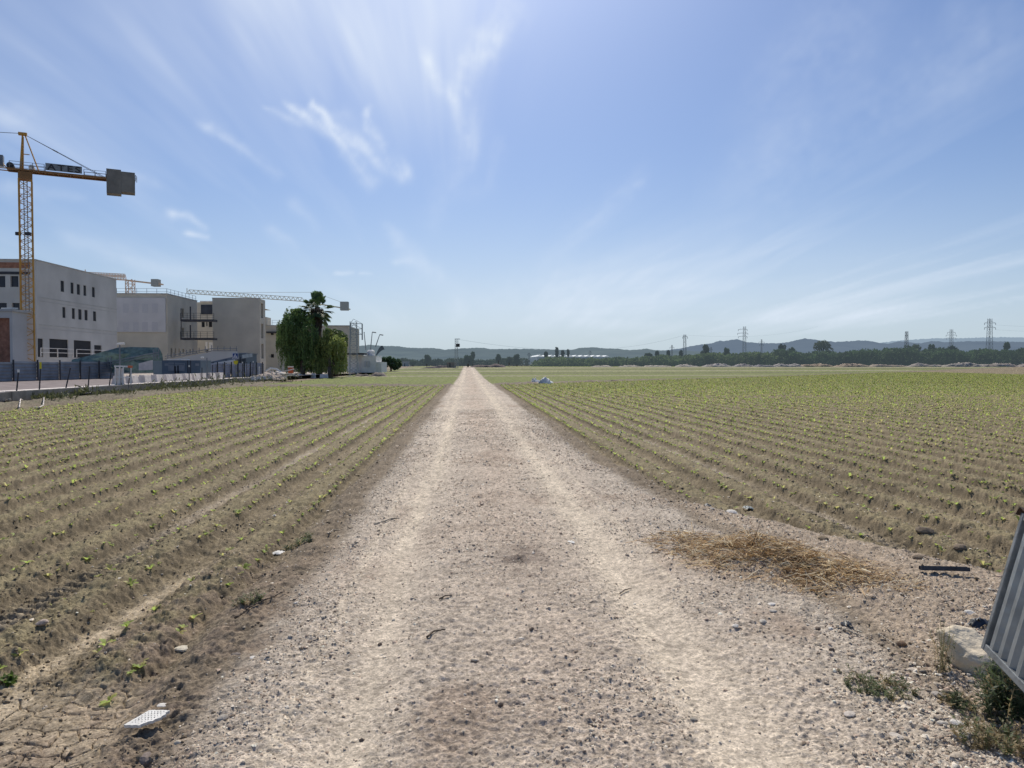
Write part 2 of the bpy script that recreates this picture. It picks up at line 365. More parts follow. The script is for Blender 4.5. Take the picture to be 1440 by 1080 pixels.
# ------------------------------------------------------------------ stones
def ico():
    t = (1+5**.5)/2
    v = np.array([(-1, t, 0), (1, t, 0), (-1, -t, 0), (1, -t, 0), (0, -1, t), (0, 1, t), (0, -1, -t), (0, 1, -t), (t, 0, -1), (t, 0, 1), (-t, 0, -1), (-t, 0, 1)])/math.hypot(1, t)
    f = np.array([(0, 11, 5), (0, 5, 1), (0, 1, 7), (0, 7, 10), (0, 10, 11), (1, 5, 9), (5, 11, 4), (11, 10, 2), (10, 7, 6), (7, 1, 8), (3, 9, 4), (3, 4, 2), (3, 2, 6), (3, 6, 8), (3, 8, 9), (4, 9, 5), (2, 4, 11), (6, 2, 10), (8, 6, 7), (9, 8, 1)])
    return v, f
IV, IF = ico()
OV = np.array([(1, 0, 0), (-1, 0, 0), (0, 1, 0), (0, -1, 0), (0, 0, 1), (0, 0, -.6)], float)
OF = np.array([(0, 2, 4), (2, 1, 4), (1, 3, 4), (3, 0, 4), (2, 0, 5), (1, 2, 5), (3, 1, 5), (0, 3, 5)])
def stones_mesh(name, px, py, size, cols, base=(IV, IF), flat=(.35, .75), sink=.25):
    BV, BF = base; n = len(px); k = len(BV)
    V = np.repeat(BV[None], n, 0)*rng.uniform(.72, 1.25, (n, k, 1))
    sc = np.stack([rng.uniform(.8, 1.3, n), rng.uniform(.6, 1., n), rng.uniform(*flat, n)], 1)*size[:, None]
    V = V*sc[:, None, :]
    a = rng.uniform(0, 2*PI, n); t = rng.normal(0, .25, n)
    ct, st = np.cos(t)[:, None], np.sin(t)[:, None]
    yy = V[:, :, 1]*ct - V[:, :, 2]*st; zz = V[:, :, 1]*st + V[:, :, 2]*ct
    ca, sa = np.cos(a)[:, None], np.sin(a)[:, None]
    xx = V[:, :, 0]*ca - yy*sa; y2 = V[:, :, 0]*sa + yy*ca
    z0 = H(px, py) + sc[:, 2]*(1-2*sink)*.8
    V = np.stack([xx+px[:, None], y2+py[:, None], zz+z0[:, None]], -1).reshape(-1, 3)
    Fs = (BF[None]+(np.arange(n)*k)[:, None, None]).reshape(-1, 3)
    return mesh_np(name, V, Fs, np.repeat(cols, k, 0))
def stone_cols(n, dark=.2):
    pal = np.array([(.50, .42, .33), (.56, .48, .38), (.40, .34, .27), (.47, .36, .28), (.70, .63, .53), (.32, .25, .19)])
    c = pal[rng.integers(0, len(pal), n)]*rng.uniform(.8, 1.25, (n, 1))
    d = rng.random(n) < dark; c[d] *= .55
    return np.clip(c, 0, .8)
def scatter(n, xr, yr, dens, pw=1.0):
    # more of them near the camera, in proportion to what can be told apart
    u = rng.random(n); y = yr[0]*(yr[1]/yr[0])**(u**pw); lim0 = np.maximum(xr[0], -.74*y-.2); lim1 = np.minimum(xr[1], 1.0*y+.3)
    x = lim0 + (lim1-lim0)*rng.random(n); k = rng.random(n) < dens(x, y); return x[k], y[k]
def dens_road(x, y):
    road, left, right, apron, silt = masks(x, y)
    rut = .9*np.exp(-((x+.50)/.17)**2)+.95*np.exp(-((x-1.18)/.21)**2)
    d = road*(.55+.6*ss(-.7, -1.2, x)+.6*ss(1.5, 2.1, x))*(1-.93*np.clip(rut, 0, 1)) + apron*1.0 + .10*(1-road)*(1-apron)
    d = d*(1-.65*ss(-1.0, -1.35, x)*ss(6.5, 4.5, y))
    return d*np.clip(.55+2.2*fbm(x*1.4, y*1.4, 90), .08, 1)
PV = np.array([(1, 0, 0), (-.4, .95, 0), (-.6, -.9, 0), (.62, .12, .9), (-.25, .62, 1), (-.35, -.55, .85)], float); PF = np.array([(0, 1, 4), (0, 4, 3), (1, 2, 5), (1, 5, 4), (2, 0, 3), (2, 3, 5), (3, 4, 5)])
x, y = scatter(420000, (-3.5, 6), (1.8, 26), dens_road)
sz = np.minimum(rng.lognormal(math.log(.0044), .45, len(x)), .015)*(1+.5*ss(1.2, 1.9, x)*ss(5, 3.6, y))*np.clip(.75+y/9, 1, 2.6)
me = stones_mesh('gravel', x, y, sz, stone_cols(len(x), .10), (PV, PF), flat=(.28, .65), sink=.5); fin(link('gravel', me, M['stone']), 'small stones and chips scattered over the dirt road and verge', 'gravel', kind='stuff')
x, y = scatter(8000, (-3.5, 6), (1.7, 24), dens_road)
sz = np.minimum(rng.lognormal(math.log(.0085), .42, len(x)), .021)*np.clip(.8+y/14, 1, 2)
me = stones_mesh('pebbles', x, y, sz, stone_cols(len(x), .16), flat=(.2, .42), sink=.4); fin(link('pebbles', me, M['stone']), 'rounded pebbles lying on the road edges', 'pebbles', kind='stuff')
# clods
x, y = scatter(80000, (-17, 20), (2.6, 32), lambda x, y: np.clip(1-masks(x, y)[0]-.8*masks(x, y)[3]-.6*masks(x, y)[4], 0, 1)*np.clip(.5+2.4*fbm(x*1.2, y*1.2, 95), .05, 1))
sz = np.minimum(rng.lognormal(math.log(.0068), .45, len(x)), .026)*np.clip(.8+y/22, 1, 1.8)
cc = np.array([.225, .178, .122])[None]*rng.uniform(.75, 1.3, (len(x), 1))
me = stones_mesh('soil_clods', x, y, sz, cc, (OV, OF), flat=(.5, .95), sink=.4); fin(link('soil_clods', me, M['stone']), 'dry crumbled soil clods lying over the beds', 'soil clods', kind='stuff')
# ------------------------------------------------------------------ seedlings
def seed_variant(k, nl=6):
    r = np.random.default_rng(100+k); V = []; Fs = []; C = []
    for i in range(nl):
        a = 2*PI*i/nl + r.uniform(-.4, .4); L = r.uniform(.026, .048); w = L*r.uniform(.36, .5); up = r.uniform(.35, 1.2)
        d = np.array([math.cos(a), math.sin(a), 0]); s = np.array([-math.sin(a), math.cos(a), 0]); z = np.array([0, 0, 1.])
        p0 = d*.002; p1 = d*L*.5+z*L*.55*up; p2 = d*L+z*L*.62*up; n = len(V)
        V += [p0-s*w*.15, p0+s*w*.15, p1-s*w*.55, p1+s*w*.55, p2-s*w*.28-z*.002, p2+s*w*.28]
        Fs += [(n, n+1, n+3, n+2), (n+2, n+3, n+5, n+4)]
        cc = np.array([.45, .56, .14])*r.uniform(.75, 1.25)
        if r.random() < .25: cc = np.array([.66, .62, .24])
        C += [cc]*6
    return np.array(V), np.array(Fs), np.array(C)
SV = [seed_variant(k) for k in range(8)]; SVl = [seed_variant(20+k, 4) for k in range(6)]
px_, py_ = [], []
def rows(side):
    out = []
    for b in range(0, 110):
        xc = (-2.02-b*PITCHB) if side < 0 else (2.98+b*PITCHB)
        if side < 0 and xc < XW+.4: break
        for o in (-.165, .165):
            n = int(130/.165); yv = 3.2+np.arange(n)*.165+rng.uniform(-.05, .05, n)+rng.uniform(0, .165)
            xv = xc+o+rng.normal(0, .009, n); bk = bankY(xv)
            k = (yv < bk-.3) & (rng.random(n) > .15+.30*ss(14, 4, yv)) & (xv < 1.0*yv+3) & (xv > -.70*yv-1.5)
            k &= (yv > 3.75+.2*rng.random(n)) if side < 0 else (yv > yb(xv)+.15)
            k &= ~((np.abs(yv-38) < 1.0) & (rng.random(n) < .5))
            out.append(np.stack([xv[k], yv[k]], 1))
    return np.concatenate(out)
P = np.concatenate([rows(-1), rows(1)])
inv = np.abs((P[:, 0]-P[:, 1]*.0606)/P[:, 1]) < .71
dist = np.hypot(P[:, 0], P[:, 1])+np.where(inv, 0, 1e3); order = np.argsort(dist)
P = P[order]; PZ = H(P[:, 0], P[:, 1])
smesh = [link_me for link_me in (mesh_np('seedling', v, f, c) for v, f, c in SV)]
for s in smesh: s.materials.append(M['seed'])
NI = 300
for i in range(NI):
    o = bpy.data.objects.new('seedling', smesh[i % 8]); COL.objects.link(o)
    o.location = (P[i, 0], P[i, 1], PZ[i]-.002); o.rotation_euler = (rng.normal(0, .12), rng.normal(0, .12), rng.uniform(0, 6.28)); s = rng.choice([.65, .85, 1.1, 1.3])*rng.uniform(.85, 1.15); o.scale = (s, s, s*rng.uniform(.9, 1.3))
    fin(o, 'small yellow-green leafy seedling planted in the nearest soil beds', 'seedling', 'lettuce seedlings planted in rows')
def merged(P, PZ, SV, name, label, s0, up=1.0):
    Vs, Fs, Cs = [], [], []; n0 = 0; var = rng.integers(0, len(SV), len(P))
    for k, (v, f, c) in enumerate(SV):
        idx = np.where(var == k)[0]; n = len(idx)
        a = rng.uniform(0, 2*PI, n); s = s0*rng.uniform(.7, 1.4, n)*(1+np.minimum(P[idx, 1], 50)/20)
        ca, sa = np.cos(a)[:, None], np.sin(a)[:, None]
        X = (v[None, :, 0]*ca-v[None, :, 1]*sa)*s[:, None]+P[idx, 0][:, None]
        Y = (v[None, :, 0]*sa+v[None, :, 1]*ca)*s[:, None]+P[idx, 1][:, None]
        Z = v[None, :, 2]*s[:, None]*up+PZ[idx][:, None]-.003
        Vs.append(np.stack([X, Y, Z], -1).reshape(-1, 3)); Fs.append((f[None]+(n0+np.arange(n)*len(v))[:, None, None]).reshape(-1, 4)); n0 += n*len(v)
        Cs.append((np.repeat(c[None], n, 0)*rng.uniform(.75, 1.2, (n, 1, 1))*np.clip(1-P[idx, 1][:, None, None]/160, .6, 1)).reshape(-1, 3))
    me = mesh_np(name, np.concatenate(Vs), np.concatenate(Fs), np.concatenate(Cs)); fin(link(name, me, M['seed']), label, 'seedlings', kind='stuff')
merged(P[NI:], PZ[NI:], SVl, 'crop_seedlings', 'rows of small yellow-green seedlings across both fields beside the road', 0.84, 1.35)
# ------------------------------------------------------------------ single stones and litter in the foreground
def rock(px, py, wpx, hk=.6, col=(.45, .39, .32), label='', name='stone', group=None, asp=.75, rz=None, sub=2):
    p = GT(px, py); s = wpx/F*math.hypot(p.x, p.y)/2*.92; hk *= .72
    import bmesh
    bm = bmesh.new(); bmesh.ops.create_icosphere(bm, subdivisions=sub, radius=1)
    sd = int(px*7+py)
    for v in bm.verts:
        c = v.co; a = np.array([c.x*1.7+c.z+sd]); b_ = np.array([c.y*1.7-c.z*.7])
        v.co = c*(1+.55*float(fbm(a, b_, sd, 2)[0]))
        v.co.x = round(v.co.x*3.2)/3.2*.35+v.co.x*.65
        v.co.z = round(v.co.z*2.2)/2.2*.4+v.co.z*.6
    bmesh.ops.scale(bm, vec=(s, s*asp, s*hk), verts=bm.verts)
    me = bpy.data.meshes.new(name); bm.to_mesh(me); bm.free()
    a = me.color_attributes.new('Col', 'FLOAT_COLOR', 'POINT')
    for i in range(len(me.vertices)): a.data[i].color = (*col, 1)
    o = link(name, me, M['stone']); o.location = (p.x, p.y, p.z+s*hk*.35); o.rotation_euler = (0, 0, (sd % 6) if rz is None else rz)
    return fin(o, label, 'stone', group)
WH = (.66, .62, .56); TN = (.47, .37, .27); DK = (.17, .13, .10); GY = (.38, .34, .30)
for a in (
    (229, 992, 17, .25, WH, 'flat white stone flake just beyond the perforated tile'),
    (250, 1046, 11, .9, (.55, .48, .38), 'blocky pale stone just right of the perforated tile'),
    (206, 1071, 27, .8, (.25, .20, .17), 'dark angular stone nearest the bottom edge below the tile'),
    (313, 1011, 18, .6, (.42, .37, .31), 'grey wedge shaped stone at the left road edge, right of the tile'),
    (257, 913, 26, .3, (.62, .56, .44), 'long knobbly cream stone lying on the soil above the tile'),
    (60, 877, 15, .7, (.42, .34, .28), 'pinkish square stone beside the left field furrow'),
    (278, 930, 14, .6, (.28, .22, .17), 'brown stone on the left verge under the cream stone'),
    (332, 922, 15, .6, (.24, .20, .17), 'dark stone on the left verge near the road gravel'),
    (355, 925, 12, .3, WH, 'small flat white stone on left road verge'),
    (1268, 907, 13, .95, (.25, .17, .11), 'round dark brown stone at the end of a stick'),
    (1197, 923, 13, .8, TN, 'rounded tan stone between the sticks and the weeds'),
    (1252, 939, 13, .7, TN, 'tan stone lying above the low green weeds'),
    (1170, 915, 9, .95, DK, 'small dark stone left of the rounded tan stone'),
    (1284, 942, 15, .3, (.55, .47, .38), 'flat pale stone between tan stone and pale boulder'),
    (1364, 864, 15, .75, WH, 'round white stone standing just above the pale boulder'),
    (1085, 851, 15, .45, WH, 'flat white stone below the straw heap'),
    (1087, 860, 12, .5, (.52, .47, .40), 'small cream stone touching the flat white one under the straw'),
    (1073, 875, 14, .6, (.52, .47, .40), 'grey white stone on gravel left of the white stones'),
    (1168, 885, 9, .7, WH, 'small white pebble left of the black scrap'),
    (1034, 881, 13, .5, WH, 'white stone at the right edge of the wheel track'),
    (1260, 1037, 22, .4, (.55, .49, .42), 'broad pale stone in the gravel at bottom right'),
    (1195, 1005, 20, .35, (.52, .46, .40), 'wide cream stone below the low green weeds'),
    (1345, 1018, 18, .6, WH, 'white stone in the small cluster near the gate weeds'),
    (1352, 1036, 20, .4, WH, 'elongated white stone under the small cluster near the gate weeds'),
    (1325, 1018, 14, .6, (.55, .50, .43), 'cream stone on the left of the cluster near the gate weeds'),
    (1029, 722, 21, .5, WH, 'long white stone lying on the soil above the straw heap'),
    (1319, 978, 18, .5, GY, 'bluish grey stone at the left foot of the gate weeds'),
    (1293, 786, 20, .6, (.22, .17, .12), 'brown clod of earth left of the black channel'),
    (1157, 758, 20, .5, (.26, .20, .13), 'brown clod on the far end of the straw heap'),
    (1150, 885, 11, .7, DK, 'dark brown stone left of small white pebble'),
    (704, 992, 10, .9, DK, 'dark stone in the middle of the road near the bottom'),
    (534, 907, 8, .9, DK, 'small dark stone in the left wheel track'),
    (558, 999, 8, .9, DK, 'dark stone at the left wheel track in the foreground'),
    (509, 1042, 9, .9, DK, 'dark stone left of the road centre at bottom'),
    (748, 885, 10, .7, DK, 'dark stone in the road centre beyond the others'),
): rock(a[0], a[1], a[2], a[3], a[4], a[5])
for k, (px, py) in enumerate(((1137, 789), (1128, 792), (1150, 792), (1141, 796))):
    rock(px, py, 16, .5, (.62, .60, .57), 'pale flat stone lying in the middle of the straw heap', group='pale stones in the straw')
rock(1300, 748, 26, .55, (.18, .14, .10), 'dark clod at the near end of the right field')
rock(1350, 772, 22, .6, (.20, .155, .11), 'large brown clod between black channel and gate top')
rock(1314, 766, 18, .7, (.20, .155, .11), 'tall brown clod behind the black channel')
# pale boulder under the gate
def boulder():
    import bmesh
    p = GT(1368, 955); bm = bmesh.new(); bmesh.ops.create_icosphere(bm, subdivisions=5, radius=1)
    for v in bm.verts:
        c = v.co.copy(); n = float(fbm(np.array([c.x*1.4+5]), np.array([c.y*1.4+c.z]), 77, 3)[0])
        q = Vector((math.copysign(abs(c.x)**.8, c.x), math.copysign(abs(c.y)**.8, c.y), math.copysign(abs(c.z)**.7, c.z)))
        q *= 1+.5*n+.05*float(fbm(np.array([c.x*9]), np.array([c.y*9+c.z*7]), 78, 2)[0]); v.co = Vector((q.x*.135-.02*q.z, q.y*.165, q.z*.11+.06*q.y))
        v.co.z = min(v.co.z, .088+.05*n+.075*q.y)
    me = bpy.data.meshes.new('boulder'); bm.to_mesh(me); bm.free()
    for f in me.polygons: f.use_smooth = True
    o = link('boulder', me, M['slab']); o.location = (p.x+.13, p.y+.17, p.z+.05)
    fin(o, 'smooth pale flat topped rock under the corner of the metal gate', 'rock')
boulder()
# perforated tile
def tile():
    A_ = GT(176, 1026); root = A_
    cs = [(-.085, -.055), (.0, -.062), (.010, -.05), (.022, -.045), (.03, -.038), (.048, -.034), (.055, -.022), (.075, -.012), (.078, .0), (.09, .012), (.082, .022), (.095, .04), (.055, .046), (-.015, .05)]
    import bmesh
    th = .011; nx, ny = 66, 44; x0, x1, y0, y1 = -.09, .1, -.065, .055
    def inside(x, y):
        c = False; j = len(cs)-1
        for i in range(len(cs)):
            xi, yi = cs[i]; xj, yj = cs[j]
            if (yi > y) != (yj > y) and x < (xj-xi)*(y-yi)/(yj-yi)+xi: c = not c
            j = i
        return c
    def hole(x, y):
        r = math.floor((y+.045)/.0145); yy = (y+.045)/.0145-r; xx = (x+.06+(r % 2)*.008+y*.0)/.016; xx -= math.floor(xx)
        return inside(x+.010, y) and inside(x-.010, y) and inside(x, y+.008) and inside(x, y-.010) and abs(xx-.5) < .2 and abs(yy-.5) < .27
    keep = set()
    for i in range(nx):
        for j in range(ny):
            x = x0+(i+.5)*(x1-x0)/nx; y = y0+(j+.5)*(y1-y0)/ny
            if inside(x, y) and not hole(x, y): keep.add((i, j))
    bm = bmesh.new(); V = {}
    def v(i, j, k):
        if (i, j, k) not in V: V[(i, j, k)] = bm.verts.new((x0+i*(x1-x0)/nx, y0+j*(y1-y0)/ny, th*k))
        return V[(i, j, k)]
    for (i, j) in keep:
        bm.faces.new([v(i, j, 1), v(i+1, j, 1), v(i+1, j+1, 1), v(i, j+1, 1)]); bm.faces.new([v(i, j, 0), v(i, j+1, 0), v(i+1, j+1, 0), v(i+1, j, 0)])
        for (di, dj, a, b) in ((-1, 0, (0, 1), (0, 0)), (1, 0, (1, 0), (1, 1)), (0, -1, (0, 0), (1, 0)), (0, 1, (1, 1), (0, 1))):
            if (i+di, j+dj) not in keep:
                bm.faces.new([v(i+a[0], j+a[1], 0), v(i+b[0], j+b[1], 0), v(i+b[0], j+b[1], 1), v(i+a[0], j+a[1], 1)])
    me = bpy.data.meshes.new('perforated_tile'); bm.to_mesh(me); bm.free()
    o = link('perforated_tile', me, M['tile']); q = GT(207, 1024); o.location = (q.x, q.y, q.z+.042); o.rotation_euler = (R(5), R(-2), R(-2)); o.scale = (.9, 1.12, 1.2)
    fin(o, 'broken white perforated clay tile lying on the soil at lower left', 'tile')
tile()
# black channel
def channel():
    a = GT(1294, 805); b = GT(1362, 811); L = (b-a).length; mb = MB(); w, h, t = .048, .028, .004
    mb.box((L/2, 0, t/2), (L, w, t)); mb.box((L/2, -w/2+t/2, h/2+t/2), (L, t, h)); mb.box((L/2, w/2-t/2, h/2+t/2), (L, t, h)); mb.box((L*.04, 0, h*.6), (L*.05, w*.8, h*.6))
    o = mb.build('plastic_channel', M['blackp']); o.location = a+Vector((0, 0, .02)); o.rotation_euler = (R(-8), 0, math.atan2(b.y-a.y, b.x-a.x))
    fin(o, 'black plastic channel section lying on the ground left of the gate', 'channel')
channel()
def stick(pts, r, m, label, name='stick', lift=.012):
    mb = MB(); P_ = [GT(*p)+Vector((0, 0, lift+.006*math.sin(i*2.1))) for i, p in enumerate(pts)]
    # soften
    Q = []
    for i in range(len(P_)-1):
        for t in np.linspace(0, 1, 4, endpoint=False): Q.append(P_[i].lerp(P_[i+1], t)+Vector((random.uniform(-1, 1), random.uniform(-1, 1), random.uniform(-1, 1)))*r*.5)
    Q.append(P_[-1]); mb.path(Q, r, 6, r*.5); o = mb.build(name, m, smooth=True); fin(o, label, name)
stick([(527, 739), (545, 733), (562, 729)], .011, M['wood'], 'pale straight stick on the left side of the road')
stick([(601, 898), (610, 891), (626, 887)], .007, M['dwood'], 'thin dark curved twig near the left wheel track', 'twig')
stick([(618, 845), (626, 841), (636, 838)], .006, M['dwood'], 'thin dark twig further up the road than the curved one', 'twig')
stick([(872, 837), (880, 832), (888, 829)], .005, M['dwood'], 'short dark twig in the right wheel track', 'twig')
stick([(1176, 882), (1195, 892), (1212, 897)], .008, M['wood'], 'pale stick leading away from the black scrap')
stick([(1235, 893), (1247, 902), (1262, 910)], .006, M['wood'], 'pale stick touching the round dark brown stone')
stick([(1244, 884), (1253, 891), (1262, 899)], .004, M['wood'], 'short thin pale stick above the round dark stone')
stick([(331, 872), (350, 858), (372, 845), (400, 834)], .008, M['dwood'], 'long dark root lying along the left road edge', 'root')
stick([(460, 752), (468, 748), (478, 746)], .008, M['wood'], 'short grey stick at the road edge below the pale straight stick')
def scrap(px, py, w, d, h, m, label, name, cat, seed=1):
    r = np.random.default_rng(seed); n = 9; g = np.linspace(-1, 1, n); X, Y = np.meshgrid(g, g); k = np.hypot(X, Y)
    x = X.ravel()+r.uniform(-.1, .1, n*n); y = Y.ravel()+r.uniform(-.1, .1, n*n); z = (np.clip(1-k.ravel(), 0, 1)*.6+r.uniform(0, .6, n*n)*(k.ravel() < 1.1))*h
    p = GT(px, py); V = np.stack([x*w/2, y*d/2, z], 1); idx = np.arange(n*n).reshape(n, n); cut = r.random((n-1, n-1)) > .12
    q = np.stack([idx[:-1, :-1], idx[:-1, 1:], idx[1:, 1:], idx[1:, :-1]], -1)[cut].reshape(-1, 4)
    o = link(name, mesh_np(name, V, q), m); o.location = p+Vector((0, 0, .004)); fin(o, label, cat)
scrap(391, 778, .10, .11, .02, M['plastic'], 'torn white plastic scrap at the edge of the left field', 'plastic_scrap', 'plastic scrap', 3)
scrap(803, 763, .055, .075, .012, M['plastic'], 'small square of pale paper on the road left of the right track', 'paper_scrap', 'paper scrap', 4)
scrap(1191, 881, .06, .07, .035, M['blackp'], 'crumpled black plastic scrap at the top of a pale stick', 'plastic_scrap', 'plastic scrap', 5)
scrap(995, 713, .08, .12, .04, M['blackp'], 'dark rag on the soil edge above the straw heap', 'rag', 'rag', 6)
scrap(1052, 715, .11, .12, .03, M['conts'], 'faded green plastic piece at the edge of the right field', 'plastic_scrap', 'plastic scrap', 8)
scrap(1378, 880, .13, .08, .05, M['blackp'], 'grey black bag lying behind the pale boulder', 'plastic_bag', 'bag', 9)
# ------------------------------------------------------------------ straw heap
def straw():
    c0 = G(1086, 784); n = 15000
    e = rng.normal(0, 1, (n, 2)); x = c0.x+e[:, 0]*.36+e[:, 1]*-.06; y = c0.y+e[:, 1]*.40+.04-e[:, 0]*.10
    k = rng.random(n) < np.clip(.75+3.2*fbm(x*2.2, y*2.2, 501, 3), .06, 1); k &= np.hypot(e[:, 0], e[:, 1]) < 2.6
    e = e[k]; x = x[k]; y = y[k]; n = len(x)
    hh = (.17+.40*fbm(x*2.6, y*2.6, 502, 2))*np.exp(-((e[:, 0]/1.1)**2+(e[:, 1]/1.0)**2))
    z = H(x, y)+hh*rng.random(n)+.004
    # mainly lying along x like windrow stalks
    a = rng.normal(-.25, .75, n); L = np.minimum(rng.lognormal(math.log(.07), .6, n), .38); t = rng.normal(0, .34, n)
    d = np.stack([np.cos(a)*np.cos(t), np.sin(a)*np.cos(t), np.sin(t)], 1); s = np.stack([-np.sin(a), np.cos(a), rng.normal(0, .5, n)], 1)
    w = rng.uniform(.0014, .0036, n)[:, None]; c = np.stack([x, y, z], 1); u = d*L[:, None]/2
    bend = np.stack([np.zeros(n), np.zeros(n), rng.uniform(0, .15, n)*L], 1)
    V = np.stack([c-u-s*w, c-u+s*w, c+bend-s*w, c+bend+s*w, c+u-s*w*.6, c+u+s*w*.6], 1).reshape(-1, 3)
    i0 = (np.arange(n)*6)[:, None]; Fs = np.concatenate([i0+np.array([[0, 1, 3, 2]]), i0+np.array([[2, 3, 5, 4]])])
    pal = np.array([(.72, .54, .29), (.58, .38, .17), (.38, .23, .11), (.76, .66, .46), (.22, .15, .09)]); cc = pal[rng.integers(0, 5, n)]*rng.uniform(.8, 1.15, (n, 1))
    me = mesh_np('straw_heap', V, Fs, np.repeat(cc, 6, 0)); fin(link('straw_heap', me, M['straw']), 'low spread heap of golden brown straw beside the right wheel track', 'straw heap')
straw()
# ------------------------------------------------------------------ weeds
def weed(px, py, w, h, n, label, cols=((.12, .16, .07), (.17, .20, .10), (.25, .24, .13)), thin=.004, name='weed', spread=1.0, seed=0, dead=.2):
    r = np.random.default_rng(seed+int(px)); p = GT(px, py); V, Fs, C = [], [], []
    for i in range(n):
        a = r.uniform(0, 2*PI); rr = w*.5*math.sqrt(r.random()); b = Vector((math.cos(a)*rr, math.sin(a)*rr*.8, 0)); b.z = hz(p.x+b.x, p.y+b.y)-p.z
        L = h*r.uniform(.4, 1.1); l = r.normal(0, .45*spread); l2 = r.normal(0, .45*spread); pts = [b]
        for k in range(4): pts.append(pts[-1]+Vector((l*(1+k*.5)*.3, l2*(1+k*.5)*.3, 1))*L/4)
        col = (.34, .27, .15) if r.random() < dead else cols[r.integers(0, len(cols))]; sd = Vector((math.cos(a+1.5), math.sin(a+1.5), 0))*thin*.35
        for k in range(4):
            m0 = len(V); V += [pts[k]-sd, pts[k]+sd, pts[k+1]+sd*.7, pts[k+1]-sd*.7]; Fs.append((m0, m0+1, m0+2, m0+3)); C += [col]*4
            for q in range(4):
                c = pts[k].lerp(pts[k+1], r.random()); aa = r.uniform(0, 2*PI); ll = thin*r.uniform(2, 5.5); d = Vector((math.cos(aa), math.sin(aa), r.uniform(-.2, .8)))*ll; s = Vector((-math.sin(aa), math.cos(aa), r.uniform(-.4, .4)))*ll*.22
                m0 = len(V); V += [c, c+d*.5+s, c+d, c+d*.5-s]; Fs.append((m0, m0+1, m0+2, m0+3)); k2 = r.uniform(.7, 1.3); C += [tuple(v*k2 for v in col)]*4
    me = mesh_np(name, np.array([tuple(v) for v in V]), np.array(Fs), np.array(C)); o = link(name, me, M['seed']); o.location = p; fin(o, label, 'weed')
weed(1238, 972, .34, .05, 90, 'low grey-green weed mat on the gravel left of the boulder', thin=.0042, spread=2.0)
weed(1326, 940, .10, .26, 22, 'tall thin olive weed on the left side of the pale boulder', cols=((.16, .17, .09), (.20, .19, .12)), thin=.004, spread=.5)
weed(1345, 990, .20, .05, 40, 'dark green weed spreading in front of the pale boulder', cols=((.08, .11, .05), (.12, .14, .07)), thin=.005, spread=1.6)
weed(1415, 985, .24, .17, 110, 'bushy green weed growing under the gate', cols=((.10, .14, .06), (.14, .19, .08)), thin=.006)
weed(1428, 1005, .30, .20, 120, 'dense dark weed in the bottom right corner by the gate', cols=((.07, .10, .05), (.12, .15, .08)), thin=.006)
weed(1395, 1045, .30, .09, 80, 'dry grass mixed with green stems at the bottom right', dead=.6, thin=.005, spread=1.5)
weed(420, 765, .30, .06, 40, 'small green weed patch at the left road edge', thin=.006, spread=1.5)
weed(350, 845, .22, .05, 30, 'tiny green weed beside the long dark root', thin=.005, spread=1.5)
weed(14, 960, .09, .035, 7, 'leafy green weed at the far lower left', cols=((.14, .22, .05),), thin=.009, spread=1.2)
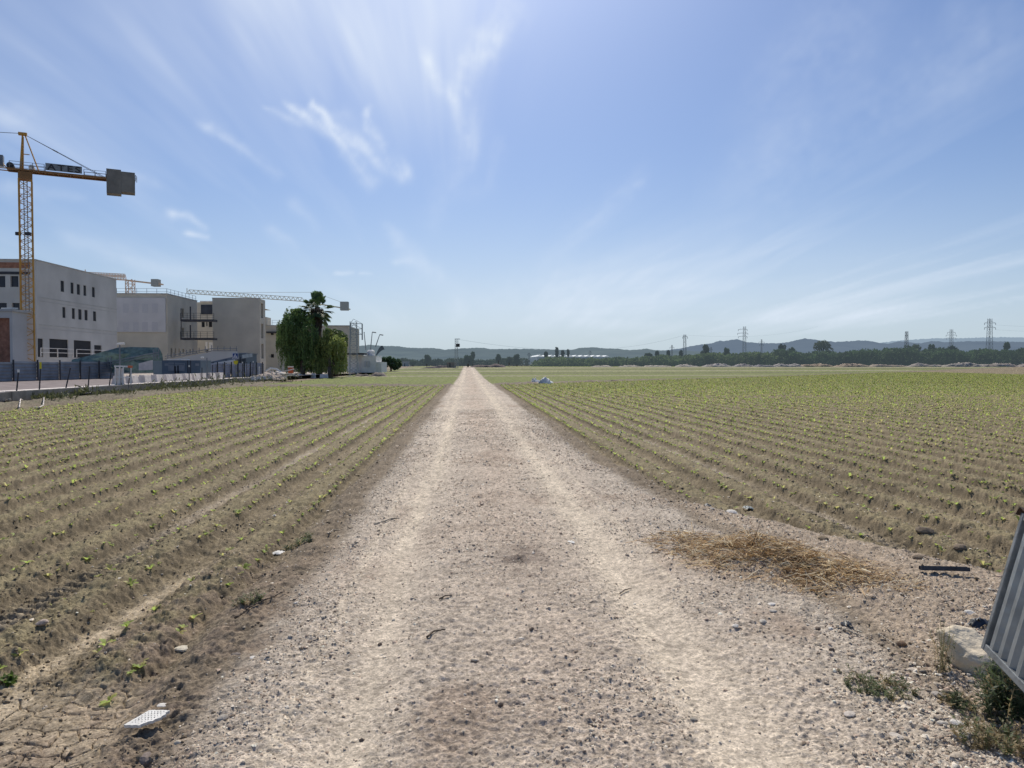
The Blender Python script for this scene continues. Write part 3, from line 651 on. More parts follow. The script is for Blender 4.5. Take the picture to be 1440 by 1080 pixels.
# ------------------------------------------------------------------ gate
def gate():
    import bmesh
    B = G(1384, 912, .20); rd = Vector((math.sin(math.atan((1005-720)/1040)+YAW), math.cos(math.atan((1005-720)/1040)+YAW), 0)); n = Vector((rd.y, -rd.x, 0))
    al = R(13.6); up = (Vector((0, 0, 1))*math.cos(al)+n*math.sin(al)); Hh = .70; Lg = 1.55; back = -rd
    nrm = up.cross(back).normalized()
    if nrm.dot(Vector((-1, 0, 0))) < 0: nrm = -nrm          # towards the road
    root = thing('metal_gate', 'leaning grey corrugated metal gate at the right edge', 'gate', B)
    def P_(u, v, w=0): return B + back*u + up*v + nrm*w
    # corrugated sheet
    prof = []; u = .03; per = .105
    while u < Lg-.03:
        prof += [(u, 0), (u+per*.35, 0), (u+per*.5, .024), (u+per*.85, .024)]; u += per
    mb = MB(); vs = []; fs = []; nv = 9
    for j in range(nv):
        for (uu, w) in prof: vs.append(P_(uu, .03+(Hh-.06)*j/(nv-1), w-.012+random.uniform(-.0007, .0007)))
    k = len(prof)
    for j in range(nv-1):
        for i in range(k-1): fs.append((j*k+i, j*k+i+1, (j+1)*k+i+1, (j+1)*k+i))
    mb.add(vs, fs); part(mb, 'corrugated_sheet', M['gate'], root)
    def beam(name, u0, u1, v0, v1, t=.034):
        mb = MB(); vs = [P_(a, b, c) for a in (u0, u1) for b in (v0, v1) for c in (-t/2, t/2)]
        mb.add(vs, [(0, 1, 3, 2), (4, 6, 7, 5), (0, 4, 5, 1), (2, 3, 7, 6), (0, 2, 6, 4), (1, 5, 7, 3)])
        o = part(mb, name, M['gatef'], root); bv = o.modifiers.new('b', 'BEVEL'); bv.width = .004; bv.segments = 2
    beam('stile', 0, .034, .0, Hh); beam('stile', Lg-.034, Lg, 0, Hh)
    beam('bottom_rail', .036, Lg-.036, 0, .034, .03); beam('top_rail', .036, Lg-.036, Hh-.034, Hh, .03)
    # curled rusty flap at the top corner
    mb = MB(); pts = [P_(-.005, Hh+.0, .0)+Vector((-.004*i*i+.0, 0, 0))*0 + up*(.012*i) + back*(-.018+.004*i*i) for i in range(6)]
    pr = [(-.03, -.02), (-.022, .006), (-.004, .022), (.02, .02), (.05, .012)]
    vs = []
    for (a, b2) in pr:
        for w in (-.03, .03): vs.append(P_(a+.01, Hh+b2+.003, w))
    fs = [(2*i, 2*i+1, 2*i+3, 2*i+2) for i in range(len(pr)-1)]
    o = part(mb.add(vs, fs), 'bent_flap', M['rust'], root); sm = o.modifiers.new('s', 'SOLIDIFY'); sm.thickness = .004
    for uu in (1.5,):
        q = P_(uu, 0, 0); mb = MB(); mb.span((q.x-.02, q.y-.02, -.1), (q.x+.02, q.y+.02, q.z-.002)); part(mb, 'leg', M['gatef'], root)
gate()
# ------------------------------------------------------------------ building helpers
def facade(mb, p0, p1, z0, z1, openings, depth=.28, sill=True):
    """wall between two plan points seen from its right-hand side; openings = (u0,u1,z0,z1) cut with reveals"""
    p0 = Vector((p0[0], p0[1], 0)); p1 = Vector((p1[0], p1[1], 0)); d = (p1-p0); L = d.length; d.normalize(); n = Vector((d.y, -d.x, 0))
    us = sorted({0, L, *[o[0] for o in openings], *[o[1] for o in openings]}); zs = sorted({z0, z1, *[o[2] for o in openings], *[o[3] for o in openings]})
    def P_(u, z, w=0): return p0+d*u-n*w+Vector((0, 0, z))
    for i in range(len(us)-1):
        for j in range(len(zs)-1):
            uc, zc = (us[i]+us[i+1])/2, (zs[j]+zs[j+1])/2
            if any(o[0] < uc < o[1] and o[2] < zc < o[3] for o in openings): continue
            mb.quad(P_(us[i], zs[j]), P_(us[i+1], zs[j]), P_(us[i+1], zs[j+1]), P_(us[i], zs[j+1]))
    for (a, b_, c, e) in openings:
        for q in (((a, c), (b_, c)), ((b_, c), (b_, e)), ((b_, e), (a, e)), ((a, e), (a, c))):
            (u0, w0), (u1, w1) = q; mb.quad(P_(u0, w0), P_(u0, w0, depth), P_(u1, w1, depth), P_(u1, w1))
    return P_
def pane(P_, o, root, m, name='window', depth=.24, label=None):
    a, b_, c, e = o; mb = MB(); t = .03
    vs = [P_(u, z, w) for u in (a-.01, b_+.01) for z in (c-.01, e+.01) for w in (depth, depth+t)]
    mb.add(vs, [(0, 1, 3, 2), (4, 6, 7, 5), (0, 4, 5, 1), (2, 3, 7, 6), (0, 2, 6, 4), (1, 5, 7, 3)])
    x = part(mb, name, m, root)
    if label: x['label'] = label
    return x
def boxpart(a, b_, name, m, root): return part(MB().span(a, b_), name, m, root)
def rail(mb, pts, h, step=1.5, r=.03, mids=(.5,)):
    for i in range(len(pts)-1):
        p, q = Vector(pts[i]), Vector(pts[i+1]); n = max(1, round((q-p).length/step))
        for k in range(n+1): c = p.lerp(q, k/n); mb.bar(c, c+Vector((0, 0, h)), r)
        for f in (1,)+tuple(mids): mb.bar(p+Vector((0, 0, h*f)), q+Vector((0, 0, h*f)), r*.8)
def lattice(mb, p0, p1, w0, w1, n, a, b_, rc, rb):
    """four chords from p0 to p1 and zigzag braces on all sides"""
    p0, p1, a, b_ = Vector(p0), Vector(p1), Vector(a).normalized(), Vector(b_).normalized(); sg = ((-1, -1), (1, -1), (1, 1), (-1, 1))
    def c(i, k): t = k/n; w = (w0+(w1-w0)*t)/2; return p0.lerp(p1, t)+a*w*sg[i][0]+b_*w*sg[i][1]
    for i in range(4): mb.bar(c(i, 0), c(i, n), rc)
    for k in range(n):
        for i in range(4):
            j = (i+1) % 4
            if k % 2: mb.bar(c(i, k), c(j, k+1), rb)
            else: mb.bar(c(j, k), c(i, k+1), rb)
            mb.bar(c(i, k), c(j, k), rb*.8)
ZP = .42
# ------------------------------------------------------------------ raised site ground and kerb wall
XS = -19.25
mb = MB(); mb.quad((-160, 10, ZP), (XS, 10, ZP), (XS, 76, ZP), (-160, 76, ZP)); fin(mb.build('pavement', M['paver']), kind='structure')
mb = MB(); mb.quad((-200, 76, ZP-.004), (XS, 76, ZP-.004), (-15, 150, ZP-.2), (-200, 200, ZP-.004)); fin(mb.build('site_ground', M['tarmac']), kind='structure')
def kerbwall():
    mb = MB(); y = 8.0
    while y < 75:
        L = random.uniform(4.5, 5.5); x = XS+.14+random.uniform(-.015, .015); h = ZP+.06+random.uniform(-.02, .02)
        mb.span((x-.14, y, -.4), (x+.14, y+L-.03, h)); y += L
    o = mb.build('low_wall', M['conc']); fin(o, 'long low stained concrete wall between the left field and the building site', 'wall')
kerbwall()
mb = MB(); mb.span((-20.3, 12, ZP+.004), (-19.62, 74, ZP+.05)); fin(mb.build('pavement_strip', M['whiteblock']), kind='structure')
# posts along the wall
grp = 'dark fence posts standing along the low wall'
def post(bx, by, tx, ty, first, label, cap=None):
    p = atX(bx, by, XS-.05); q = atX(tx, ty, XS-.05); D = q.y-p.y
    q = Vector((p.x, p.y+(p.y*0)+(tx-bx)/F*p.y*.2, q.z)); q = atY(tx, ty, p.y)
    root = thing('fence_post', label, 'post', p, grp); mb = MB(); mb.bar(p-Vector((0, 0, .15)), q, .032, 6); part(mb, 'post', M['dsteel'], root)
    if cap:
        mb = MB(); mb.bar(q-Vector((0, 0, .05)), q+Vector((0, 0, .07 if cap != 'yellow' else .25)), .045, 8); part(mb, 'post_cap', M['signy'] if cap == 'yellow' else M['white'], root)
for i, a in enumerate(((22, 559, 26, 522, 'w'), (55, 550, 57, 517, 'yellow'), (91, 549, 99, 517, None), (124, 541, 126, 515, None), (153, 544, 157, 517, None), (180, 541, 184, 517, None),
          (266, 539, 266, 515, 'w'), (284, 538, 284, 517, None), (298, 537, 299, 513, None), (313, 536, 316, 514, None), (322, 535, 325, 519, None), (341, 534, 341, 510, 'w'), (347, 534, 347, 509, None), (351, 534, 352, 510, None), (355, 534, 356, 509, 'w'))):
    if a[4] == 'yellow': lb = 'dark fence post with a yellow cap near the left end of the wall'
    elif i == 0: lb = 'leftmost dark fence post, leaning, with a small white cap'
    elif i < 6: lb = ['', '', 'strongly leaning dark post on the wall below the second window bay', 'dark upright post left of the white and orange barrier', 'leaning dark post just left of the white and orange barrier', 'dark leaning post at the right foot of the white and orange barrier'][i]
    else: lb = ['dark post with white tip in front of the blue container', 'dark post at the right end of the blue container', 'dark post before the lilac panels, right of the container', 'leaning dark post before the lilac panels, left of the crossing sign', 'short dark post just left of the crossing sign', 'white tipped post just right of the crossing sign', 'second post right of the crossing sign', 'third post right of the crossing sign', 'last white tipped post right of the crossing sign'][i-6]
    post(a[0], a[1], a[2], a[3], i == 0, lb, a[4])
# fence of blue-grey sheets
def sheetfence(name, a, b_, z0, z1, n, m, label, cat='fence', post_h=.15):
    a, b_ = Vector((*a, 0)), Vector((*b_, 0)); d = (b_-a).normalized(); nn = Vector((d.y, -d.x, 0)); L = (b_-a).length; root = thing(name, label, cat, a+Vector((0, 0, z0)))
    for k in range(n):
        mb = MB(); u0, u1 = L*k/n+.03, L*(k+1)/n-.03; dz = random.uniform(-.04, .06); vs = []; fs = []; nz = 12; off = random.uniform(-.02, .02)
        for j in range(nz+1):
            z = z0+(z1+dz-z0)*j/nz; w = .03*(j % 2)+off
            vs += [a+d*u0+nn*w+Vector((0, 0, z)), a+d*u1+nn*w+Vector((0, 0, z))]
        mb.add(vs, [(2*j, 2*j+1, 2*j+3, 2*j+2) for j in range(nz)]); part(mb, 'sheet_panel', m, root)
    for k in range(n+1):
        mb = MB(); p = a+d*(L*k/n)+nn*.08; mb.bar(p+Vector((0, 0, z0-.5)), p+Vector((0, 0, z1+post_h)), .06); part(mb, 'post', M['dsteel'], root)
    return root
q0 = atX(0, 508, -33); p1 = atX(163, 532, -30.5)
z1 = CAMH+(513-508.5)/F*53
sheetfence('sheet_fence', (-34, 40), (-30.5, p1.y), ZP-.05, CAMH+.22, 11, M['sheet'], 'long blue-grey ribbed sheet fence with dark posts in front of the grey building')
# white and orange barrier
def barrier():
    p = atX(162, 546, -19.9); Y = p.y; A = lambda x, y: atY(x, y, Y); root = thing('road_barrier', 'white panel barrier with an orange striped bar on the low wall', 'barrier', A(162, 546))
    mb = MB(); mb.bar(A(161, 515), A(172, 515), .06); mb.bar(A(172.4, 515.3), A(180, 515.5), .06); part(mb, 'rail', M['white'], root)
    mb = MB(); mb.bar(A(180.4, 515.5), A(186, 516), .085); part(mb, 'orange_bar', M['orange'], root)
    mb = MB(); a, b_ = A(162, 543), A(173, 518); mb.span((a.x, Y+.05, a.z), (b_.x, Y+.1, b_.z)); part(mb, 'panel', M['whiteblock'], root)
    mb = MB()
    for (x, y0) in ((162, 546), (168, 545), (173, 544), (184, 544)): mb.bar(A(x, y0), A(x+.3, 515), .035)
    mb.bar(A(162, 530), A(184, 531), .04); part(mb, 'frame', M['white'], root)
barrier()
# white blocks on the kerb side
labs = 'whitewashed concrete block in the row on the pavement before the blue container'
xs_ = [163, 181, 199, 216, 230, 244, 257, 269, 281, 293, 305]
for i, px in enumerate(xs_):
    L0 = atX(px, 545, -20.9); mb = MB(); w = .55; ln = atX(px+(9 if i < 8 else 7), 545, -20.9).y-L0.y
    x0 = L0.x; y0 = L0.y
    mb.add([(x0-w/2, y0, ZP), (x0+w/2, y0, ZP), (x0+w/2, y0+ln, ZP), (x0-w/2, y0+ln, ZP), (x0-w*.3, y0+.04, ZP+.52), (x0+w*.3, y0+.04, ZP+.52), (x0+w*.3, y0+ln-.04, ZP+.52), (x0-w*.3, y0+ln-.04, ZP+.52)],
           [(0, 1, 5, 4), (1, 2, 6, 5), (2, 3, 7, 6), (3, 0, 4, 7), (4, 5, 6, 7), (3, 2, 1, 0)])
    o = mb.build('concrete_block', M['whiteblock']); fin(o, labs, 'barrier block', 'whitewashed blocks along the pavement')
# blue container
def container():
    Y = 60.0; A = lambda x, y: atY(x, y, Y); a = A(228, 534); b_ = A(282, 508); root = thing('site_container', 'dark blue container office with pale sign boards behind the white blocks', 'container', (a.x, Y, ZP))
    top = CAMH+(513-507)/F*Y*1.02; back = Y+2.4
    mb = MB(); mb.span((a.x, Y, ZP), (b_.x, back, top)); o = part(mb, 'body', M['contf'], root)
    c = atX(215, 520, -10); c = A(215.5, 520)
    mb = MB(); mb.span((c.x, Y+.02, ZP), (a.x-.01, back, top-.03)); part(mb, 'end_wall', M['conts'], root)
    mb = MB()
    for (x0, x1) in ((229, 246), (251, 257)): mb.span((A(x0, 0).x, Y-.05, top+.03), (A(x1, 0).x, Y+.6, top+.10))
    part(mb, 'roof_edge', M['white'], root)
    for (x0, x1, y0, y1) in ((232, 236.5, 511, 514.3), (237, 244.8, 510, 521.5), (246.5, 260, 510.5, 521.5), (275, 280, 511, 514.5)):
        p, q = A(x0, y1), A(x1, y0); mb = MB(); mb.span((p.x, Y-.06, p.z), (q.x, Y-.02, q.z)); part(mb, 'sign_board', M['sign_grey'], root)
    mb = MB()
    for k in range(13):
        x = 237.6+k*1.7; p, q = A(x, 513.3), A(x+1.1, 511.4); mb.span((p.x, Y-.075, p.z), (q.x, Y-.062, q.z))
    part(mb, 'lettering', M['contf'], root)
    p, q = A(246, 530), A(248, 515); mb = MB(); mb.span((p.x, Y-.08, ZP), (q.x-.02, Y-.02, q.z)); part(mb, 'door_gap', M['dark'], root)
    p, q = A(250, 530), A(252, 514); mb = MB(); mb.span((p.x, Y-.08, ZP), (q.x-.02, Y-.02, q.z)); part(mb, 'door_gap', M['dark'], root)
    for x in (264, 268): p = A(x, 512); mb = MB(); mb.span((p.x-.03, Y-.03, ZP), (p.x+.03, Y, top)); part(mb, 'corner_post', M['dsteel'], root)
container()
# lilac panels between container and sign
a = atY(284, 530, 66); b_ = atY(352, 530, 72); sheetfence('panel_fence', (a.x, 66), (b_.x, 76), ZP-.05, CAMH+.12, 9, M['sheet2'], 'lilac grey panel fence right of the container, behind the crossing sign')
# ramp roofs behind (white edged canopy)
def canopy():
    Y = 74; A = lambda x, y: atY(x, y, Y); root = thing('site_canopy', 'sloping dark canopy with a bright white edge left of the crossing sign', 'canopy', A(302, 515))
    mb = MB(); pts = [A(282, 512), A(340, 499), A(341, 504), A(284, 515)]; mb.add(pts+[p+Vector((0, 3.5, .2)) for p in pts], [(0, 1, 2, 3), (4, 5, 1, 0), (1, 5, 6, 2), (3, 2, 6, 7), (4, 0, 3, 7)]); part(mb, 'roof', M['sheet'], root)
    mb = MB(); mb.bar(A(301, 511.8)+Vector((0, -.1, 0)), A(331, 506.8)+Vector((0, -.1, 0)), .13); part(mb, 'roof_edge', M['white'], root)
    mb = MB()
    for x in (286, 300, 318, 338): mb.bar(A(x, 512-(x-286)*.2), A(x, 526), .06)
    part(mb, 'supports', M['dsteel'], root)
canopy()
def hut():
    Y = 78; A = lambda x, y: atY(x, y, Y); a, b_ = A(330, 520), A(345.5, 498); root = thing('site_hut', 'dark blue grey cabin directly behind the crossing sign', 'cabin', (a.x, Y, ZP))
    mb = MB(); mb.span((a.x, Y, ZP), (b_.x, Y+4, b_.z)); part(mb, 'body', M['contf'], root)
    boxpart((a.x-.1, Y-.15, b_.z+.003), (b_.x+.1, Y+4.1, b_.z+.12), 'roof', M['sheet'], root)
hut()
# green netting ramp
def netting():
    Y = 66; A = lambda x, y, d=0: atY(x, y, Y+d); root = thing('netted_ramp', 'green netting covered ramp with pale handrails behind the sheet fence', 'ramp', A(190, 520))
    mb = MB(); top = [(100, 506), (128, 499), (148, 494), (166, 488.5), (185, 488), (205, 488.5), (222, 489), (226, 494), (229, 498)]; n = len(top)
    V = []
    for j in range(5):
        for i, (x, y) in enumerate(top):
            yy = y+(524-y)*j/4; V.append(A(x+random.uniform(-1, 1), yy+random.uniform(-.4, .4), random.uniform(-.5, .3)-j*.1))
    mb.add(V, [(j*n+i, j*n+i+1, (j+1)*n+i+1, (j+1)*n+i) for j in range(4) for i in range(n-1)]); part(mb, 'netting', M['net'], root)
    mb = MB(); mb.path([A(153, 509, -1), A(180, 504, -1), A(200, 500, -1), (A(223, 495.5, -1))], .05); mb.path([A(153, 512.5, -1), A(200, 503.5, -1), A(223, 499, -1)], .04)
    for x, y in ((152, 509), (156, 508), (216, 497), (219, 496.5), (223, 495.5)): mb.bar(A(x, y+9, -1), A(x, y-6, -1), .05)
    part(mb, 'handrail', M['steel'], root)
    mb = MB(); p, q = A(195, 521, -2), A(215, 508, -2); mb.add([A(195, 521, -2), A(215, 520, -2), A(215, 506, -2), A(195, 511, -2)], [(0, 1, 2, 3)]); part(mb, 'concrete_side', M['whiteblock'], root)
netting()
# second ramp rails before the middle buildings
def rails2():
    Y = 84; A = lambda x, y: atY(x, y, Y); root = thing('access_ramp', 'grey access ramp with handrails above the blue container', 'ramp', A(260, 520)); mb = MB()
    mb.add([A(232, 507), A(300, 494), A(334, 494), A(334, 512), A(232, 512)], [(0, 1, 2, 3, 4)]); part(mb, 'ramp_wall', M['render'], root)
    mb = MB()
    for dy in (0, 3): mb.path([A(232, 503+dy-2), A(268, 495+dy), A(300, 490+dy), A(334, 490+dy)], .05)
    for k in range(12): x = 236+k*8.8; y = 505-(x-232)*.19 if x < 300 else 494; mb.bar(A(x, y), A(x, y-7), .05)
    part(mb, 'handrail', M['steel'], root)
rails2()
# crossing sign
def crosssign():
    p = atX(331.5, 541, XS+.5); Y = p.y; A = lambda x, y: atY(x, y, Y); root = thing('crossing_sign', 'blue and white pedestrian crossing sign with a yellow plate below', 'road sign', A(331.5, 541))
    mb = MB(); mb.bar(A(332, 541), A(331.3, 496), .045, 8); part(mb, 'pole', M['steel'], root)
    c = A(331.3, 500.5); s = .235; yy = Y-.09
    pl = part(MB().span((c.x-s, yy, c.z-s), (c.x+s, yy+.02, c.z+s)), 'sign_plate', M['signw'], root)
    part(MB().span((c.x-s*.88, yy-.012, c.z-s*.88), (c.x+s*.88, yy-.003, c.z+s*.88)), 'blue_field', M['signb'], pl)
    mb = MB(); mb.add([(c.x-s*.72, yy-.02, c.z-s*.62), (c.x+s*.72, yy-.02, c.z-s*.62), (c.x, yy-.02, c.z+s*.72)], [(0, 1, 2)]); part(mb, 'white_triangle', M['signw'], pl)
    mb = MB(); z = yy-.028; f = lambda u, v: Vector((c.x+u*s, z, c.z+v*s))
    mb.bar(f(0, .05), f(-.02, -.2), .022); mb.bar(f(-.02, -.2), f(-.2, -.5), .018); mb.bar(f(-.02, -.2), f(.18, -.5), .018); mb.bar(f(0, .0), f(.2, -.12), .014); mb.bar(f(0, 0), f(-.18, -.15), .014); mb.bar(f(.01, .12), f(.01, .28), .028, 6)
    part(mb, 'walker', M['signb'], pl)
    c = A(332, 509.5); mb = MB(); mb.add([(c.x-.19, yy, c.z+.13), (c.x+.19, yy, c.z+.13), (c.x+.16, yy, c.z-.08), (c.x+.08, yy, c.z-.17), (c.x-.08, yy, c.z-.17), (c.x-.16, yy, c.z-.08)], [(0, 5, 4, 3, 2, 1)]); part(mb, 'yellow_plate', M['signy'], root)
crosssign()
def lamp(px, pyb, pyt, X, label, arm=0):
    p = atX(px, pyb, X); Y = p.y; t = atY(px, pyt, Y); root = thing('lamp_post', label, 'lamp post', Vector((p.x, Y, p.z))); mb = MB(); mb.bar(p, t, .06, 6, .04); part(mb, 'pole', M['steel'], root)
    mb = MB(); mb.bar(t+Vector((-.15+arm*.3, 0, 0)), t+Vector((.25+arm*.5, 0, .03)), .07, 6); part(mb, 'lamp_head', M['white'], root)
lamp(168.5, 545, 484, -19.7, 'thin lamp post rising beside the white and orange barrier'); lamp(291, 540, 503, -19.8, 'short lamp post at the right end of the blue container', -1)
# ------------------------------------------------------------------ building 1, three grey storeys
def building1():
    X = -47.0; c0 = atX(50, 366, X); c1 = atX(163.5, 393, X); Y0, Y1 = c0.y, c1.y; ZT = CAMH+147/F*(Y0*1.0)+.1; ZT = c0.z
    root = thing('grey_building', 'unfinished three storey grey rendered building behind the yellow crane mast', 'building', (X, Y0, 0))
    ops = []
    def u_(px): return atX(px, 450, X).y-Y0
    def z_(px, py): return atX(px, py, X).z
    for (a, b_, t0, t1) in ((86, 91, 395, 410.5), (100, 104.3, 397.5, 413), (108.7, 113.3, 400, 414.5), (118, 122, 401.5, 416), (130, 134, 404, 418)): ops.append((u_(a), u_(b_), z_((a+b_)/2, t1), z_((a+b_)/2, t0)))
    for (a, b_, t0, t1) in ((88, 92.3, 432, 447), (101.3, 105.6, 433.5, 448.5), (110.3, 115, 435, 449.5), (119, 123.5, 436, 450.5), (131, 135.4, 438, 451.5)): ops.append((u_(a), u_(b_), z_((a+b_)/2, t1), z_((a+b_)/2, t0)))
    gf = [(u_(a), u_(b_), z_((a+b_)/2, t1), z_((a+b_)/2, t0)) for (a, b_, t0, t1) in ((52.5, 60, 476, 502), (69, 95.3, 477, 502.5), (103.3, 127.5, 479, 503), (132, 142.3, 485.5, 498))]
    mb = MB(); P_ = facade(mb, (X, Y0), (X, Y1), 0, ZT, ops+gf, .35)
    # front side with upper floors recessed behind a parapet band
    W_ = 34
    fo = []
    def uf(px): return X-atY(px, 400, Y0).x
    def zf(py): return atY(25, py, Y0).z
    P2 = None; fr = []
    for (a, b_, t0, t1) in ((-24, -13, 388, 403), (-8, 7.5, 388, 404), (14.5, 26, 388, 403.5), (-24, -12, 426, 438), (-9, 9, 426, 438), (16, 27, 426, 438)):
        fr.append((W_-uf(a), W_-uf(b_), zf(t1), zf(t0)))
    P2 = facade(mb, (X-W_, Y0), (X, Y0), 0, ZT, fr, .4)
    facade(mb, (X, Y1), (X-W_, Y1), 0, ZT, []); facade(mb, (X-W_, Y1), (X-W_, Y0), 0, ZT, [])
    mb.quad((X-W_, Y0, ZT-.3), (X, Y0, ZT-.3), (X, Y1, ZT-.3), (X-W_, Y1, ZT-.3))
    part(mb, 'wall', M['render'], root)
    for o in ops: pane(P_, o, root, M['dark'], depth=.07)
    for o in gf: pane(P_, o, root, M['dark'], 'doorway', .10)
    for o in fr: pane(P2, o, root, M['shade'])
    for (ya, yb_, z) in ((Y0+.1, Y1, z_(55, 418)), (Y0+.1, Y1, z_(55, 456.5))):
        boxpart((X+.003, Y0+.5, z-.05), (X+.03, Y1-.1, z+.07), 'string_course', M['bandline'], root); boxpart((X+.003, Y0+.5, z-.42), (X+.02, Y1-.1, z-.36), 'string_course', M['bandline'], root)
    boxpart((X-W_, Y0-.04, zf(377)), (X-.6, Y0-.003, zf(369)), 'brick_band', M['brick'], root); boxpart((X-W_, Y0-.05, zf(386)), (X-.6, Y0-.003, zf(382)), 'slab_edge', M['dsteel'], root)
    boxpart((X-W_, Y0-.1, ZT+.003), (X+.06, Y0+.3, ZT+.12), 'coping', M['bandline'], root); boxpart((X-.3, Y0+.304, ZT+.003), (X+.06, Y1+.05, ZT+.12), 'coping', M['bandline'], root)
    mb = MB(); q = [P_(u_(52), z_(52, 497), -.6), P_(u_(96), z_(96, 497.5), -.6)]
    for (a, b_) in ((50, 96), (101, 143)):
        p, q = P_(u_(a), z_(a, 503), -.5), P_(u_(b_), z_(b_, 503), -.5); p.z = q.z = z_(75, 502); rail(mb, [p, q], .95, 3.0, .06)
    part(mb, 'guard_rail', M['white'], root)
building1()
def lowblock():
    X = -42.0; a = atX(17, 440, X); b_ = atX(48, 440, X); Y0, Y1 = a.y, b_.y; ZT = atX(17, 438, X).z; root = thing('site_annex', 'low grey block with a brick infilled bay, left of the crane mast', 'building', (X, Y0, 0))
    mb = MB(); uf = lambda px: 20+(atY(px, 400, Y0).x-X); zf = lambda py: atY(10, py, Y0).z
    op = [(uf(-22), uf(12.5), 0.5, zf(447))]; P_ = facade(mb, (X-20, Y0), (X, Y0), 0, ZT, op, .5); facade(mb, (X, Y0), (X, Y1), 0, ZT, []); facade(mb, (X, Y1), (X-20, Y1), 0, ZT, []); mb.quad((X-20, Y0, ZT), (X, Y0, ZT), (X, Y1, ZT), (X-20, Y1, ZT)); part(mb, 'wall', M['render'], root)
    pane(P_, op[0], root, M['brick'], 'brick_infill', .45)
    boxpart((X-20, Y0-.12, ZT+.003), (X+.15, Y1, ZT+.22), 'roof_slab', M['bandline'], root)
    mb = MB()
    for k in range(7): x = X-14+2.2*k; mb.box((x, Y0+1, ZT+.35), (1.4, .5, .12), random.uniform(-.3, .3))
    part(mb, 'roof_planks', M['white'], root)
lowblock()
# ------------------------------------------------------------------ building 2 (clad upper floors)
def building2():
    X = -48.1; c0 = atX(235, 414, X); c1 = atX(277, 423, X); Y0, Y1 = c0.y, c1.y; ZT = c0.z; root = thing('clad_building', 'grey building with a pale clad upper front and roof railing in the middle', 'building', (X, Y0, 0))
    W_ = 30; mb = MB(); zs = lambda px, py: atX(px, py, X).z; us = lambda px: atX(px, 450, X).y-Y0
    so = [(us(a), us(b_), zs((a+b_)/2, t1), zs((a+b_)/2, t0)) for (a, b_, t0, t1) in ((239.5, 242, 490, 503), (245.3, 247.5, 490, 502), (250.5, 252.3, 490, 501), (256.3, 258.5, 490.5, 497), (256, 258.7, 461, 474), (256, 258.7, 434, 447), (266, 268, 491, 497), (271, 272.6, 491, 496), (275, 276.5, 492, 496))]
    P_ = facade(mb, (X, Y0), (X, Y1), 0, ZT, so, .3); facade(mb, (X-W_, Y0), (X, Y0), 0, ZT, []); facade(mb, (X, Y1), (X-W_, Y1), 0, ZT, []); mb.quad((X-W_, Y0, ZT-.2), (X, Y0, ZT-.2), (X, Y1, ZT-.2), (X-W_, Y1, ZT-.2)); part(mb, 'wall', M['render2'], root)
    for o in so: pane(P_, o, root, M['dark'])
    a = atY(150, 467, Y0); b_ = atY(233, 419, Y0); boxpart((X-W_, Y0-.22, a.z), (b_.x, Y0-.003, b_.z), 'cladding', M['panel'], root)
    for py in (427, 453):
        for k, px in enumerate((173, 187, 200, 214)):
            p, q = atY(px, py+13, Y0-.22), atY(px+8, py, Y0-.22); boxpart((p.x, Y0-.235, p.z), (q.x, Y0-.222, q.z), 'blind_window', M['sheet2'] if 0 else M['panelw'], root)
    boxpart((X-W_, Y0-.1, ZT+.003), (X+.08, Y0+.3, ZT+.18), 'coping', M['bandline'], root); boxpart((X-.3, Y0+.304, ZT+.003), (X+.08, Y1, ZT+.18), 'coping', M['bandline'], root)
    mb = MB(); rail(mb, [(X-W_, Y0+.4, ZT), (X-.2, Y0+.4, ZT), (X-.2, Y1, ZT)], .95, 1.6, .035); part(mb, 'roof_railing', M['steel'], root)
M['panelw'] = mat('panel_shade', (.49, .485, .50), .8, var=.05)
building2()
def building3():
    X = -36.4; c0 = atX(365, 420, X); Y0 = c0.y; Y1 = Y0+3.6; ZT = c0.z; xl = atY(298.5, 421, Y0).x; root = thing('plain_building', 'plain windowless grey beige block with narrow slots on its right edge', 'building', (X, Y0, 0))
    mb = MB(); so = [(.9, 2.3, ZT-3.6*k-3.3, ZT-3.6*k-.7) for k in range(3)]
    P_ = facade(mb, (X, Y0), (X, Y1), 0, ZT, so, .5); P3 = facade(mb, (xl, Y0), (X, Y0), 0, ZT, []); facade(mb, (X, Y1), (xl, Y1), 0, ZT, []); facade(mb, (xl, Y1), (xl, Y0), 0, ZT, []); mb.quad((xl, Y0, ZT-.1), (X, Y0, ZT-.1), (X, Y1, ZT-.1), (xl, Y1, ZT-.1)); part(mb, 'wall', M['render2'], root)
    for o in so: pane(P_, o, root, M['shade'], 'window', .45)
    boxpart((xl-.05, Y0-.06, ZT+.003), (X+.06, Y0+.3, ZT+.13), 'coping', M['bandline'], root)
building3()
